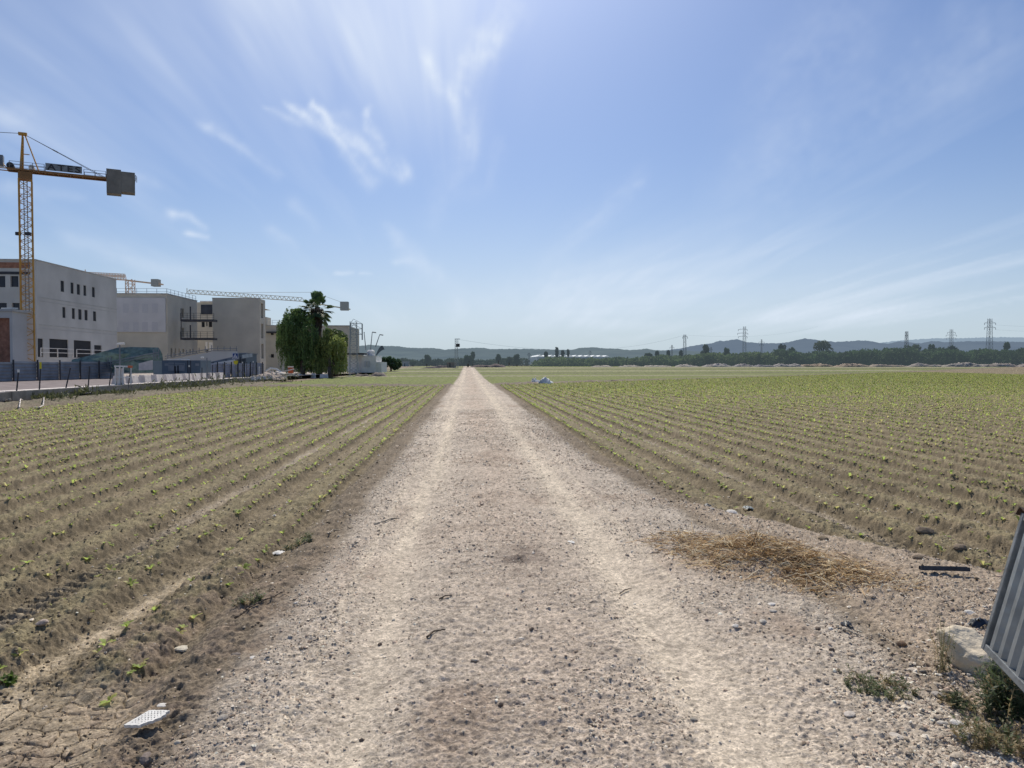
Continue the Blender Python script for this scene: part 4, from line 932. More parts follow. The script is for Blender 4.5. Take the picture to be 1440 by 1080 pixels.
def building4():
    Y0 = 150; A = lambda x, y: atY(x, y, Y0); xl, xr = A(258, 425).x, A(300, 425).x; ZT = A(280, 425).z; root = thing('rear_building', 'beige building with a dark top floor seen between the two larger blocks', 'building', ((xl+xr)/2, Y0, 0)); mb = MB()
    op = [(A(a, 0).x-xl, A(b_, 0).x-xl, A(a, t1).z, A(a, t0).z) for (a, b_, t0, t1) in ((278.5, 283, 452, 460), (285, 286.8, 452, 458.5), (288.5, 293.5, 452, 460), (297, 299, 452, 459), (270, 272.5, 478, 486), (284.5, 287.5, 492, 496), (296, 299, 493, 497))]
    P_ = facade(mb, (xl, Y0), (xr+6, Y0), 0, ZT, op, .3); mb.quad((xl, Y0, ZT-.1), (xr+6, Y0, ZT-.1), (xr+6, Y0+20, ZT-.1), (xl, Y0+20, ZT-.1)); part(mb, 'wall', M['render2'], root)
    for o in op: pane(P_, o, root, M['dark'])
    boxpart((A(278, 0).x, Y0-.1, A(0, 441).z), (xr, Y0-.003, A(0, 427).z), 'dark_upper_floor', M['shade'], root); boxpart((A(278, 0).x-.1, Y0-.3, ZT+.003), (xr, Y0+.3, ZT+.25), 'roof_edge', M['white'], root)
    for (a, b_, t0, t1) in ((284, 287, 480, 492), (289, 295, 481, 494)): boxpart((A(a, 0).x, Y0-.12, A(0, t1).z), (A(b_, 0).x, Y0-.003, A(0, t0).z), 'pale_panel', M['white'], root)
building4()
def bridge(py, dz, label):
    Y0 = 124.2; xl = atY(253.5, py, Y0).x; xr = atY(300.5, py, Y0).x; z = atY(275, py, Y0).z; root = thing('footbridge', label, 'footbridge', (xl, Y0, z), 'steel walkways between the buildings')
    boxpart((xl, Y0, z-.22), (xr, Y0+1.8, z+.12), 'deck', M['dsteel'], root); mb = MB(); rail(mb, [(xl, Y0+.1, z+.12), (xr, Y0+.1, z+.12)], 1.0, 1.1, .035, (.33, .66)); part(mb, 'railing', M['dsteel'], root)
    mb = MB(); mb.bar((xl+.1, Y0+.1, z-3.2 if dz else z), (xl+.1, Y0+.1, z+1.9), .07); mb.bar((xl+1.6, Y0+.1, z), (xl+1.6, Y0+.1, z+2.2), .12); part(mb, 'column', M['dsteel'], root)
bridge(450, 1, 'upper dark steel walkway joining the clad building to the plain block'); bridge(476, 0, 'lower dark steel walkway joining the clad building to the plain block')
def building5():
    Y0 = 152; A = lambda x, y: atY(x, y, Y0); xl, xr = A(362, 458).x, A(491, 460).x; ZT = A(420, 458.5).z; root = thing('long_building', 'long lower beige building partly hidden behind the trees and palm', 'building', ((xl+xr)/2, Y0, 0)); mb = MB()
    op = [(A(a, 0).x-xl, A(b_, 0).x-xl, A(a, t1).z, A(a, t0).z) for (a, b_, t0, t1) in ((376.5, 381, 467.5, 471), (376.5, 381, 498, 503), (386, 389, 480, 482))]
    P_ = facade(mb, (xl, Y0), (xr, Y0), 0, ZT, op, .3); facade(mb, (xr, Y0), (xr, Y0+14), 0, ZT, []); mb.quad((xl, Y0, ZT-.1), (xr, Y0, ZT-.1), (xr, Y0+14, ZT-.1), (xl, Y0+14, ZT-.1)); part(mb, 'wall', M['render2'], root)
    for o in op: pane(P_, o, root, M['dark'])
    boxpart((xl, Y0-.15, ZT+.003), (xr+.1, Y0+.3, ZT+.18), 'coping', M['bandline'], root); boxpart((A(372, 0).x, Y0-1.0, A(0, 467.6).z), (A(389, 0).x, Y0-.003, A(0, 465.4).z), 'canopy', M['dsteel'], root)
    p = A(371, 0); q = A(375.5, 446); boxpart((p.x-3, Y0-.6, ZT+.19), (q.x, Y0+3, q.z), 'stair_tower', M['render2'], root)
    mb = MB(); rail(mb, [(A(378, 0).x, Y0+.5, ZT+.18), (A(398, 0).x, Y0+.5, ZT+.18)], 1.0, 1.4, .04); part(mb, 'roof_railing', M['steel'], root)
building5()
def whitehouse():
    Y0 = 118; A = lambda x, y: atY(x, y, Y0); root = thing('white_building', 'low white building with a round roof tank right of the trees', 'building', A(510, 520))
    def bx(x0, x1, y0, d, nm, m, y1=524, dd=8): p, q = A(x0, y1), A(x1, y0); return boxpart((p.x, Y0+d, max(p.z, -.3)), (q.x, Y0+d+dd, q.z), nm, m, root)
    bx(486, 508, 499, 1.0, 'wall', M['white'], 524); bx(508.2, 528, 500, .5, 'wall', M['white'], 524); bx(528.2, 535.5, 509, .9, 'wall', M['white'], 524)
    bx(486, 513, 496.4, -.4, 'canopy', M['dsteel'], 498.6, 3)
    for (a, b_) in ((511.5, 514.5), (516, 519.5)): bx(a, b_, 508, .35, 'window', M['panel'], 516, .1)
    c = A(518, 498); mb = MB(); mb.bar((c.x, Y0+3, c.z-.3), (c.x, Y0+3, A(0, 493).z), .65, 14); mb.bar((c.x, Y0+3, A(0, 493).z), (c.x, Y0+3, A(0, 490.6).z), .65, 14, .3); part(mb, 'tank', M['white'], root)
    mb = MB(); mb.bar((c.x, Y0+3, A(0, 500).z), (c.x, Y0+3, c.z-.31), .9, 14, .66); part(mb, 'tank_base', M['white'], root)
    mb = MB(); n = 7
    V = [A(528+i*1.7, 500-14*math.sin(i/(n-1)*PI*.55)) for i in range(n)] + [A(529.5+i*1.9, 500.5-9*math.sin(i/(n-1)*PI*.5)) for i in range(n)]
    mb.add(V, [(i, i+1, n+i+1, n+i) for i in range(n-1)]); part(mb, 'dark_dish', M['sheet'], root)
whitehouse()
def mastpole(x0, y0, x1, y1, hx, label, i):
    Y = 135; A = lambda x, y: atY(x, y, Y); root = thing('light_mast', label, 'mast', Vector((A(x0, y0).x, Y, A(x0, y0).z))); mb = MB(); mb.bar(A(x0, y0), A(x1, y1), .09, 6, .06); part(mb, 'pole', M['pyl'], root)
    mb = MB(); mb.bar(A(x1, y1), A(x1+hx, y1+.8), .10, 6); part(mb, 'lamp_arm', M['pyl'], root)
mastpole(514.5, 492, 512, 467, .3, 'leftmost thin leaning mast above the white building', 0); mastpole(521, 492, 523.5, 467, 5.5, 'middle light mast with a long arm above the white building', 1); mastpole(528, 488, 534, 470.5, 5, 'leaning light mast at the right end of the white building', 2)
# ------------------------------------------------------------------ tower cranes
def tower_crane():
    Y = 74.0; base = atY(40, 513, Y); bx_ = base.x; zt = atY(36, 240, Y).z; root = thing('tower_crane', 'tall yellow tower crane with a hanging concrete counterweight at far left', 'tower crane', (bx_, Y, ZP))
    a = Vector((math.cos(R(28)), math.sin(R(28)), 0)); b_ = Vector((-a.y, a.x, 0)); mb = MB(); lattice(mb, (bx_, Y, ZP), (bx_, Y, zt-.9), 1.04, 1.04, 26, a, b_, .075, .036); part(mb, 'mast', M['yellow'], root)
    mb = MB()
    for s in (-.16, .16): mb.bar((bx_+s, Y, ZP), (bx_+s, Y, zt-1), .04)
    for k in range(60): mb.bar((bx_-.16, Y, ZP+.3+k*.33), (bx_+.16, Y, ZP+.3+k*.33), .016)
    part(mb, 'ladder', M['steel'], root)
    c = MB(); c.box((bx_, Y, zt-.55), (1.15, 1.15, .7), R(28)); part(c, 'slewing_ring', M['orangebeam'], root)
    # direction of the counter-jib: to the right and slightly away
    e = atY(190, 251, 77.8); s0 = Vector((bx_, Y, zt)); d = Vector((e.x-bx_, e.y-Y, 0)).normalized(); n = Vector((-d.y, d.x, 0)); L = (Vector((e.x, e.y, 0))-Vector((bx_, Y, 0))).length; zb = zt-.05
    f = lambda u, w=0, z=0: Vector((bx_, Y, zb+z))+d*u+n*w
    mb = MB()
    for w in (-.5, .5): mb.bar(f(-1.4, w), f(L, w), .13)
    for k in range(9): mb.bar(f(.6+k*(L-1)/8, -.5), f(.6+k*(L-1)/8, .5), .05)
    mb.add([f(-1.4, -.45, .12), f(L-.3, -.45, .12), f(L-.3, .45, .12), f(-1.4, .45, .12)], [(0, 1, 2, 3)]); part(mb, 'counter_jib', M['orangebeam'], root)
    mb = MB()
    for w in (-.55, .55): rail(mb, [f(4.9, w, .1), f(L-2.6, w, .1)], .55, .9, .025); rail(mb, [f(-1.2, w, .1), f(1.6, w, .1)], .62, .9, .03)
    rail(mb, [f(L-.1, -.5, .1), f(L+.15, .5, .1)], .6, .6, .03); part(mb, 'handrail', M['steel'], root)
    # sign panel
    m2 = MB(); w = -.62; pts = [f(1.7, w, .18), f(4.75, w, .18), f(4.75, w, .86), f(1.7, w, .86)]; m2.add(pts+[p+n*.05 for p in pts], [(0, 1, 2, 3), (5, 4, 7, 6), (0, 4, 5, 1), (3, 2, 6, 7), (1, 5, 6, 2), (0, 3, 7, 4)]); sp_ = part(m2, 'sign_panel', M['sign_grey2'], root)
    cu = bpy.data.curves.new('lettering', 'FONT'); cu.body = 'ATES'; cu.size = .80; cu.extrude = .01; cu.space_character = 1.28; cu.offset = .012; tmp = bpy.data.objects.new('tmp', cu); COL.objects.link(tmp); bpy.context.view_layer.update()
    me = bpy.data.meshes.new_from_object(tmp); bpy.data.objects.remove(tmp); me.name = 'lettering'; me.materials.clear(); me.materials.append(M['dsteel'])
    rot = Matrix((( d.x, 0, -n.x), (d.y, 0, -n.y), (0, 1, 0))).to_4x4(); bbw = max(v.co.x for v in me.vertices); me.transform(Matrix.Diagonal((2.75/bbw, 1, 1, 1))); me.transform(Matrix.Translation(f(1.85, w-.025, .24))@rot); me.transform(Matrix.Translation(-Vector(root.location))); link('lettering', me, None, sp_)
    # counterweights
    for (u0, u1, zl, zh, ww) in ((L-2.55, L-1.25, -1.45, .95, .55), (L-1.245, L-.02, -1.22, .80, .56)):
        m2 = MB(); cc = f((u0+u1)/2, 0, (zl+zh)/2); m2.box(cc, (u1-u0, ww*2.4, zh-zl), math.atan2(d.y, d.x)); o = part(m2, 'counterweight', M['cw'], root)
    # cat head, ties, jib to the left
    ax = f(-.15, 0, atY(30, 188, Y).z-zb); m2 = MB()
    for w in (-.4, .4): m2.bar(f(-.35, w), ax, .075); m2.bar(f(1.15, w), ax+d*.15, .06)
    m2.bar(f(.4, -.25, 1.55), f(-.3, -.25, 1.55), .05); m2.box(ax+Vector((0, 0, -.05)), (.7, .35, .25), math.atan2(d.y, d.x)); m2.bar(f(-.2, 0, .1), ax-Vector((0, 0, .3)), .10); part(m2, 'cat_head', M['yellow'], root)
    m2 = MB()
    for w in (-.14, .14): m2.bar(ax, f(L-2.7, w*2, .15), .028)
    m2.bar(ax.lerp(f(L-2.7, 0, .15), .36), ax.lerp(f(L-2.7, 0, .15), .42), .07); part(m2, 'tie_rod', M['steel'], root)
    m2 = MB(); m2.bar(ax, f(-26, 0, 1.5), .03); part(m2, 'tie_rod', M['steel'], root)
    m2 = MB()
    for k in range(22):
        u = -1.4-k*1.4; t = f(u-.7, 0, 1.1); m2.bar(f(u, -.5), t, .04); m2.bar(f(u, .5), t, .04); m2.bar(t, f(u-1.4, -.5), .04); m2.bar(t, f(u-1.4, .5), .04)
    m2.bar(f(-2.1, 0, 1.1), f(-32, 0, 1.1), .06); m2.bar(f(-1.4, -.5), f(-32, -.5), .06); m2.bar(f(-1.4, .5), f(-32, .5), .06); part(m2, 'jib', M['yellow'], root)
    m2 = MB(); m2.box(f(-2.2, 0, .75), (1.0, .8, .95), math.atan2(d.y, d.x)); part(m2, 'winch_cabinet', M['sheet'], root)
    m2 = MB(); m2.bar(f(-1.15, -.4, .32), f(-1.15, .4, .32), .32, 12); part(m2, 'winch_drum', M['dsteel'], root)
    m2 = MB(); m2.bar(f(.55, -.45, .35), f(.55, .45, .35), .24, 12); part(m2, 'motor', M['white'], root)
    for w in (-.5, .5): m2 = MB(); m2.box((bx_+w*.9, Y-.5, atY(40, 330, Y).z), (.4, .3, .3)); part(m2, 'anchor_bracket', M['dsteel'], root)
M['sign_grey2'] = mat('sign_grey_pale', (.22, .245, .26), .6, var=.1)
tower_crane()
def far_crane(Y, mx, pyt, x0, y0, x1, y1, cwx, cwy, m, label, mastbase, hgt=1.4, apex=None, wm=1.5):
    A = lambda x, y, d=0: atY(x, y, Y+d); c = A(mx, pyt); root = thing('tower_crane', label, 'tower crane', (c.x, Y, ZP)); mb = MB(); lattice(mb, (c.x, Y, ZP), (c.x, Y, c.z), wm, wm, 20, (1, 0, 0), (0, 1, 0), .10, .06); part(mb, 'mast', m, root)
    p, q = A(x0, y0), A(x1, y1); d = (q-p).normalized(); mb = MB(); n = 26; up = Vector((0, 0, hgt))
    for w in (-.6, .6):
        mb.bar(p+Vector((0, w, 0)), q+Vector((0, w, 0)), .07)
        for k in range(n):
            t0, t1, t2 = k/n, (k+.5)/n, (k+1)/n; mb.bar(p.lerp(q, t0)+Vector((0, w, 0)), p.lerp(q, t1)+up, .045); mb.bar(p.lerp(q, t1)+up, p.lerp(q, t2)+Vector((0, w, 0)), .045)
    mb.bar(p.lerp(q, .5/n)+up, p.lerp(q, 1-.5/n)+up, .09); mb.bar(p, p+up*1.4, .10); part(mb, 'jib', m, root)
    r_ = A(cwx[0], y1+1.2); mb = MB(); mb.span((q.x, Y-.5, q.z-.15), (A(cwx[1], 0).x, Y+.5, q.z+.15)); mb.v = [(v[0], v[1], v[2]+(A(0, cwy[2]).z-q.z)*max(0, (v[0]-q.x)/(r_.x-q.x+.01))) for v in mb.v]; part(mb, 'counter_jib', m, root)
    a, b_ = A(cwx[0], cwy[1]), A(cwx[1], cwy[0]); o = part(MB().span((a.x, Y-.9, a.z), (b_.x, Y+.9, b_.z)), 'counterweight', M['cwfar'], root)
    if apex:
        t = A(*apex); mb = MB(); mb.bar(c, t, .25); part(mb, 'cat_head', m, root); mb = MB(); mb.bar(t, A(cwx[0], cwy[0]), .05); mb.bar(t, p.lerp(q, .35)+up, .05); part(mb, 'tie_rod', m, root)
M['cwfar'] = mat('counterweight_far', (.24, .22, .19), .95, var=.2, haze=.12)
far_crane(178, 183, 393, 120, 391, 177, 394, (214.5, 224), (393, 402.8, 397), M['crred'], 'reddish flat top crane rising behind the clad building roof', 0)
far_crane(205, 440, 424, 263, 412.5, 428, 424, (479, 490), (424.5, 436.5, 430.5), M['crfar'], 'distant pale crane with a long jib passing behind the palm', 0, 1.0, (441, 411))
# ------------------------------------------------------------------ trees
def leaf_mesh(name, c, d, L, w, col):
    n = len(c); s = np.cross(d, rng.normal(0, 1, (n, 3))); s /= np.maximum(np.linalg.norm(s, axis=1, keepdims=True), 1e-6); s *= w[:, None]; u = d*L[:, None]
    V = np.stack([c-u*.5, c+s*.5, c+u*.5, c-s*.5], 1).reshape(-1, 3); Fs = np.arange(n*4).reshape(n, 4); return mesh_np(name, V, Fs, np.repeat(col, 4, 0))
def crown(clumps, per, L, w, col, droop=0., base=(0, 0, 0), shell=.55, vert=0.):
    C, D, K = [], [], []
    for (x, y, z, r, rz) in clumps:
        n = int(per*r*r); v = rng.normal(0, 1, (n, 3)); v /= np.linalg.norm(v, axis=1, keepdims=True); rr = (shell+(1-shell)*rng.random(n))**(.6); rr *= np.clip(.85+.9*fbm(v[:, 0]*2.3+x*3, v[:, 1]*2.3+v[:, 2]*2+z, 601, 2), .3, 1.3)
        p = v*rr[:, None]*np.array([r, r, rz]); 
        C.append(p+np.array([x, y, z])-np.array(base)); dd = v+rng.normal(0, .8, (n, 3)); dd[:, 2] -= droop; dd /= np.linalg.norm(dd, axis=1, keepdims=True); D.append(dd)
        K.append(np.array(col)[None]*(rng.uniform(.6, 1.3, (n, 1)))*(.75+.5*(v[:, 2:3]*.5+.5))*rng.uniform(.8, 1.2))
    C, D, K = np.concatenate(C), np.concatenate(D), np.concatenate(K); n = len(C)
    return C, D, rng.uniform(.7, 1.4, n)*L, rng.uniform(.7, 1.3, n)*w, K
def tree(name, label, cat, base, clumps, per, L, w, col, trunk_r=.2, limbs=5, droop=0., m='leaf', group=None, shell=.55, mb_=None):
    root = thing(name, label, cat, base, group); b0 = Vector(base)
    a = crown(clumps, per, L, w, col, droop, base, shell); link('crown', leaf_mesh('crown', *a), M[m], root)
    mb = MB(); zc = min(c[2] for c in clumps)-b0.z; top = Vector((sum(c[0] for c in clumps)/len(clumps)-b0.x, sum(c[1] for c in clumps)/len(clumps)-b0.y, max(c[2] for c in clumps)-b0.z))
    fork = Vector((top.x*.3, top.y*.3, max(zc*.8, .6))); mb.path([(0, 0, -.3), fork*.5, fork], trunk_r, 8, trunk_r*.75)
    for i in range(min(limbs, len(clumps))):
        c = clumps[i*len(clumps)//min(limbs, len(clumps))]; t = Vector((c[0]-b0.x, c[1]-b0.y, c[2]-b0.z)); mb.path([fork, fork.lerp(t, .5)+Vector((0, 0, .2)), t], trunk_r*.55, 6, trunk_r*.15)
    mb.build('trunk', M['bark'], root, True); return root
def P3(px, py, Y): v = atY(px, py, Y); return v
def clumps_px(lst, Y, dep=1.0):
    out = []
    for (px, py, rpx, rzpx) in lst:
        v = atY(px, py, Y+random.uniform(-dep, dep)); r = rpx/F*Y; out.append((v.x, v.y, v.z, r, rzpx/F*Y))
    return out
def strands(cl, per, L, col, base, ground, w):
    """hanging sprays of a drooping tree"""
    C, D, K = [], [], []
    for (x, y, z, r, rz) in cl:
        n = int(per*r)
        for i in range(n):
            a = rng.uniform(0, 2*PI); rr = r*rng.uniform(.75, 1.08); q = np.array([x+math.cos(a)*rr, y+math.sin(a)*rr, z+rng.uniform(-.3, .5)*rz]); ln = rng.uniform(.8, 2.4); k = int(ln/.16); shade = rng.uniform(.6, 1.35)
            for j in range(k):
                p = q+np.array([rng.normal(0, .05), rng.normal(0, .05), -j*.16])
                if p[2] < ground+.3: break
                C.append(p-np.array(base)); d = np.array([rng.normal(0, .35), rng.normal(0, .35), -1]); D.append(d/np.linalg.norm(d)); K.append(np.array(col)*shade*rng.uniform(.8, 1.2))
    n = len(C); return np.array(C), np.array(D), rng.uniform(.7, 1.4, n)*L, rng.uniform(.7, 1.3, n)*w, np.array(K)
def join_leaf(a, b_): return tuple(np.concatenate([a[i], b_[i]]) for i in range(5))
def willow(label, lst, Y, bpx, col, dep, nm='pepper_tree', per=150):
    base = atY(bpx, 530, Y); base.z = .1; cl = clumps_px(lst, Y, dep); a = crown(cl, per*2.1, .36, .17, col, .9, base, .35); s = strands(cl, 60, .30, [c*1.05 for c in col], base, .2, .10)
    root = thing(nm, label, 'tree', base); link('crown', leaf_mesh('crown', *join_leaf(a, s)), M['leaf'], root); mb = MB(); mb.path([(0, 0, -.3), (.1, 0, 1.2), (.0, .1, 2.4)], .38, 8, .3)
    for c in cl[::2]: mb.path([(0, .1, 2.4), (( c[0]-base.x)*.5, (c[1]-base.y)*.5, (c[2]-base.z)*.6+.6), (c[0]-base.x, c[1]-base.y, c[2]-base.z)], .18, 6, .05)
    mb.build('trunk', M['bark'], root, True)
YT = 96
willow('large dark green drooping tree left of the palm', [(415, 445, 15, 13), (404, 458, 13, 16), (428, 450, 14, 14), (400, 478, 12, 14), (416, 470, 20, 20), (434, 470, 13, 22), (408, 492, 14, 13), (425, 495, 18, 20), (398, 470, 8, 12), (440, 490, 12, 16), (415, 508, 14, 12), (434, 512, 14, 12), (420, 438, 9, 6)], YT, 425, (.135, .20, .065), 1.3, per=165)
willow('yellowish green drooping tree right of the palm trunk', [(462, 478, 14, 12), (474, 485, 13, 13), (455, 492, 14, 14), (480, 500, 8, 14), (465, 505, 15, 16), (450, 512, 10, 14), (478, 515, 7, 11), (470, 476, 9, 5)], YT-2, 464, (.24, .275, .085), 1.1, per=165)
willow('small dark tree behind the yellowish drooping tree', [(470, 468, 12, 6), (482, 474, 7, 7), (462, 466, 8, 6)], YT+6, 472, (.13, .18, .07), .6, per=150)
def palm():
    Y = YT+1.5; A = lambda x, y: atY(x, y, Y); b0 = A(449, 530); b0.z = .1; root = thing('fan_palm', 'tall fan palm with a shaggy skirt rising behind the drooping trees', 'palm', b0); c = A(446, 432)-b0
    mb = MB(); mb.path([(0, 0, -.3), (.02, 0, c.z*.5), (c.x, 0, c.z)], .42, 10, .32); mb.build('trunk', M['bark'], root, True)
    # skirt of dead fronds
    n = 2600; t = rng.random(n)**.8; a = rng.uniform(0, 2*PI, n); r = .35+.45*(1-t)*rng.uniform(.5, 1.1, n); C = np.stack([c.x+np.cos(a)*r, np.sin(a)*r, c.z-.3-t*3.6], 1); D = np.stack([np.cos(a)*.2, np.sin(a)*.2, -np.ones(n)], 1); D /= np.linalg.norm(D, axis=1, keepdims=True)
    link('dead_fronds', leaf_mesh('dead_fronds', C, D, rng.uniform(.4, .9, n), rng.uniform(.05, .12, n), np.array([.14, .11, .085])[None]*rng.uniform(.5, 1.3, (n, 1))), M['leaf'], root)
    r = np.random.default_rng(5)
    for i in range(62):
        a = 2*PI*i*.618; e = R(r.choice([75, 55, 35, 20, 8, -5, -18, -32, -48])+r.uniform(-8, 8)) if i > 3 else R(80-6*i); L = r.uniform(1.2, 1.95); d = Vector((math.cos(a)*math.cos(e), math.sin(a)*math.cos(e)*.9, math.sin(e))); st = Vector((c.x, 0, c.z-.1)); hub = st+d*L-Vector((0, 0, .12*L)); V, Fs, Cc = [], [], []
        mb = MB(); col = np.array([.12, .19, .09])*r.uniform(.6, 1.4)
        u = d.cross(Vector((0, 0, 1))).normalized(); w = u.cross(d).normalized(); nf = 22
        sdp = Vector((-math.sin(a), math.cos(a), 0))*.025; V += [st-sdp, st+sdp, hub+sdp, hub-sdp]; Fs.append((0, 1, 2, 3)); Cc += [col]*4
        for k in range(nf):
            ang = R(-125+250*k/(nf-1)); dr = (d*math.cos(ang)+u*math.sin(ang)).normalized(); fl = .85*(1-.25*abs(ang)/2.2)*r.uniform(.85, 1.1); m0 = len(V); sd2 = (u*math.cos(ang)-d*math.sin(ang))*.085; tip = hub+dr*fl-Vector((0, 0, .30*fl*fl)); mid = hub+dr*fl*.55-Vector((0, 0, .03))
            V += [hub, mid-sd2, mid+sd2, tip]; Fs.append((m0, m0+1, m0+3, m0+2)); Cc += [col*r.uniform(.8, 1.2)]*4
        link('frond', mesh_np('frond', np.array([tuple(v) for v in V]), np.array(Fs), np.array(Cc)), M['leaf'], root)
palm()
# dark hedge right of the white building
cl = clumps_px([(541, 509, 8, 8), (552, 510, 8, 8), (560, 511, 6, 7), (547, 506, 6, 5), (555, 515, 8, 5), (539, 515, 6, 6)], 150, 1.5)
tree('dark_bush', 'rounded dark green clipped hedge right of the white building', 'hedge', atY(550, 522, 150), cl, 500, .42, .26, (.07, .12, .06), .2, 3, m='leaf')
# ------------------------------------------------------------------ heaps of earth and rubble
def heap(name, label, cat, x0, x1, yb_, yt, Y, m, col, seed, dep=None, group=None, rough=.25, n=44):
    a, b_ = atY(x0, yb_, Y), atY(x1, yb_, Y); w = (b_.x-a.x); cz = hz((a.x+b_.x)/2, Y)-.05; h = max(atY(0, yt, Y).z-cz, .1)*(.95 if name == 'plastic_pile' else .85); rise = 0; dep = dep or max(w*.35, h*2.2); c = (a+b_)/2
    g = np.linspace(-1, 1, n); X, Yy = np.meshgrid(g, np.linspace(-1, 1, 26)); x, y = X.ravel(), Yy.ravel()
    env = np.clip(1-np.abs(x)**3, 0, 1)**.6*np.clip(1-y*y, 0, 1)**.8; nz = fbm(x*w/2*.35+seed, y*dep/2*.35, seed+700, 4); n2 = fbm(x*w/2*1.6+seed, y*dep/2*1.6, seed+720, 3)
    z = env*h*(.66+1.0*nz+rough*1.6*n2)
    if name == 'plastic_pile': q1 = fbm(x*w/2*1.9+3, y*dep/2*1.9, 733, 2); z = env*h*np.clip(.55+2.4*q1, .05, 1.2)*(.75+.5*vn(x*w*4, y*dep*4, 735))
    V = np.stack([x*w/2, y*dep/2, z-.15], 1); idx = np.arange(len(x)).reshape(X.shape); q = np.stack([idx[:-1, :-1], idx[:-1, 1:], idx[1:, 1:], idx[1:, :-1]], -1).reshape(-1, 4)
    C = np.array(col)[None]*(1+1.3*n2[:, None]+.8*nz[:, None]); o = link(name, mesh_np(name, V, q, np.clip(C, .02, .85), rough < .2), m); o.location = (c.x, Y, cz if name != 'debris_heap' else max(cz, .35)); fin(o, label, cat, group); return o
heap('rubble_heap', 'grey brown rubble heap in front of the white building', 'rubble heap', 497, 545, 527, 517.5, 104, M['earth'], (.20, .165, .14), 1, rough=.4)
heap('earth_mound', 'low dark earth mound left of the utility pole', 'earth mound', 588, 622, 520, 513.5, 200, M['earth'], (.13, .11, .10), 2)
heap('earth_mound', 'wide violet brown earth mound between the round tree and the utility pole', 'earth mound', 604, 640, 519, 511.5, 214, M['earth'], (.15, .12, .115), 3)
heap('earth_mound', 'broad violet brown earth mound right of the road end', 'earth mound', 660, 712, 519, 508.5, 225, M['earth'], (.15, .115, .11), 4, rough=.1)
heap('plastic_pile', 'pile of crumpled white plastic sheeting on the bank right of the road', 'plastic pile', 741, 778, 538.5, 528, 66, M['earth'], (.80, .77, .70), 5, 1.8, rough=1.0, n=110)
heap('rubble_heap', 'dark clump of rubble on the bank right of the plastic pile', 'rubble heap', 856, 872, 536, 531, 73, M['earth'], (.13, .10, .08), 6, rough=.6)
heap('black_bundle', 'long dark bundle lying on the bank in the right field', 'bundle', 950, 973, 534, 529, 83, M['earth'], (.055, .045, .045), 7, 1.0, rough=.2)
heap('white_rubble', 'pale flat rubble just right of the dark bundle', 'rubble heap', 973, 985, 533, 530, 84, M['earth'], (.5, .46, .42), 8, 1.0, rough=.4)
k = 0
for (a, b_, yb_, yt, c) in ((830, 862, 516, 511.5, (.42, .37, .31)), (868, 905, 516, 511, (.40, .36, .30)), (905, 945, 516, 510.5, (.45, .40, .34)), (948, 985, 516, 510, (.42, .38, .33)), (985, 1030, 516, 509.5, (.36, .33, .30)), (1030, 1062, 516, 508.5, (.30, .28, .27)), (1060, 1090, 516, 509, (.22, .21, .22)), (1085, 1128, 516, 508, (.36, .33, .30)),
                        (1122, 1175, 515.5, 507, (.36, .28, .20)), (1172, 1225, 515.5, 507.5, (.38, .30, .22)), (1220, 1275, 515, 508, (.35, .29, .23)), (1270, 1330, 515, 508, (.34, .30, .26)), (1325, 1380, 515, 507, (.32, .29, .25)), (1375, 1430, 515, 505.5, (.33, .29, .25)), (1425, 1500, 514.5, 505, (.36, .31, .27))):
    kind_ = ['leftmost pale rubble heap at the far edge of the fields', 'second pale rubble heap from the left along the far edge', 'third pale rubble heap from the left along the far edge', 'fourth pale rubble heap, below the slim lattice pylon', 'pale rubble heap just left of the large three armed pylon', 'grey rubble heap right under the large three armed pylon', 'dark grey rubble heap just right of the large three armed pylon', 'pale grey rubble heap left of the tan heaps', 'leftmost tan earth heap below the broad rounded tree', 'second tan earth heap right of the broad rounded tree', 'brown earth heap below the distant mast', 'grey brown earth heap left of the three armed pylon', 'grey brown earth heap under the right three armed pylon', 'tall brown earth heap below the tallest pylon', 'last earth heap at the right edge of the picture'][k]
    heap('earth_heap', kind_, 'earth heap', a, b_, yb_, yt, 233+(k % 3)*1.5, M['earth'], tuple(v*.85 for v in c), 20+k, 5, 'heaps along the far edge of the fields', rough=.35); k += 1
heap('debris_heap', 'messy heap of planks and rubble between the crossing sign and the trees', 'debris heap', 345, 400, 537, 527, 72, M['earth'], (.30, .25, .21), 41, 3, rough=.8)
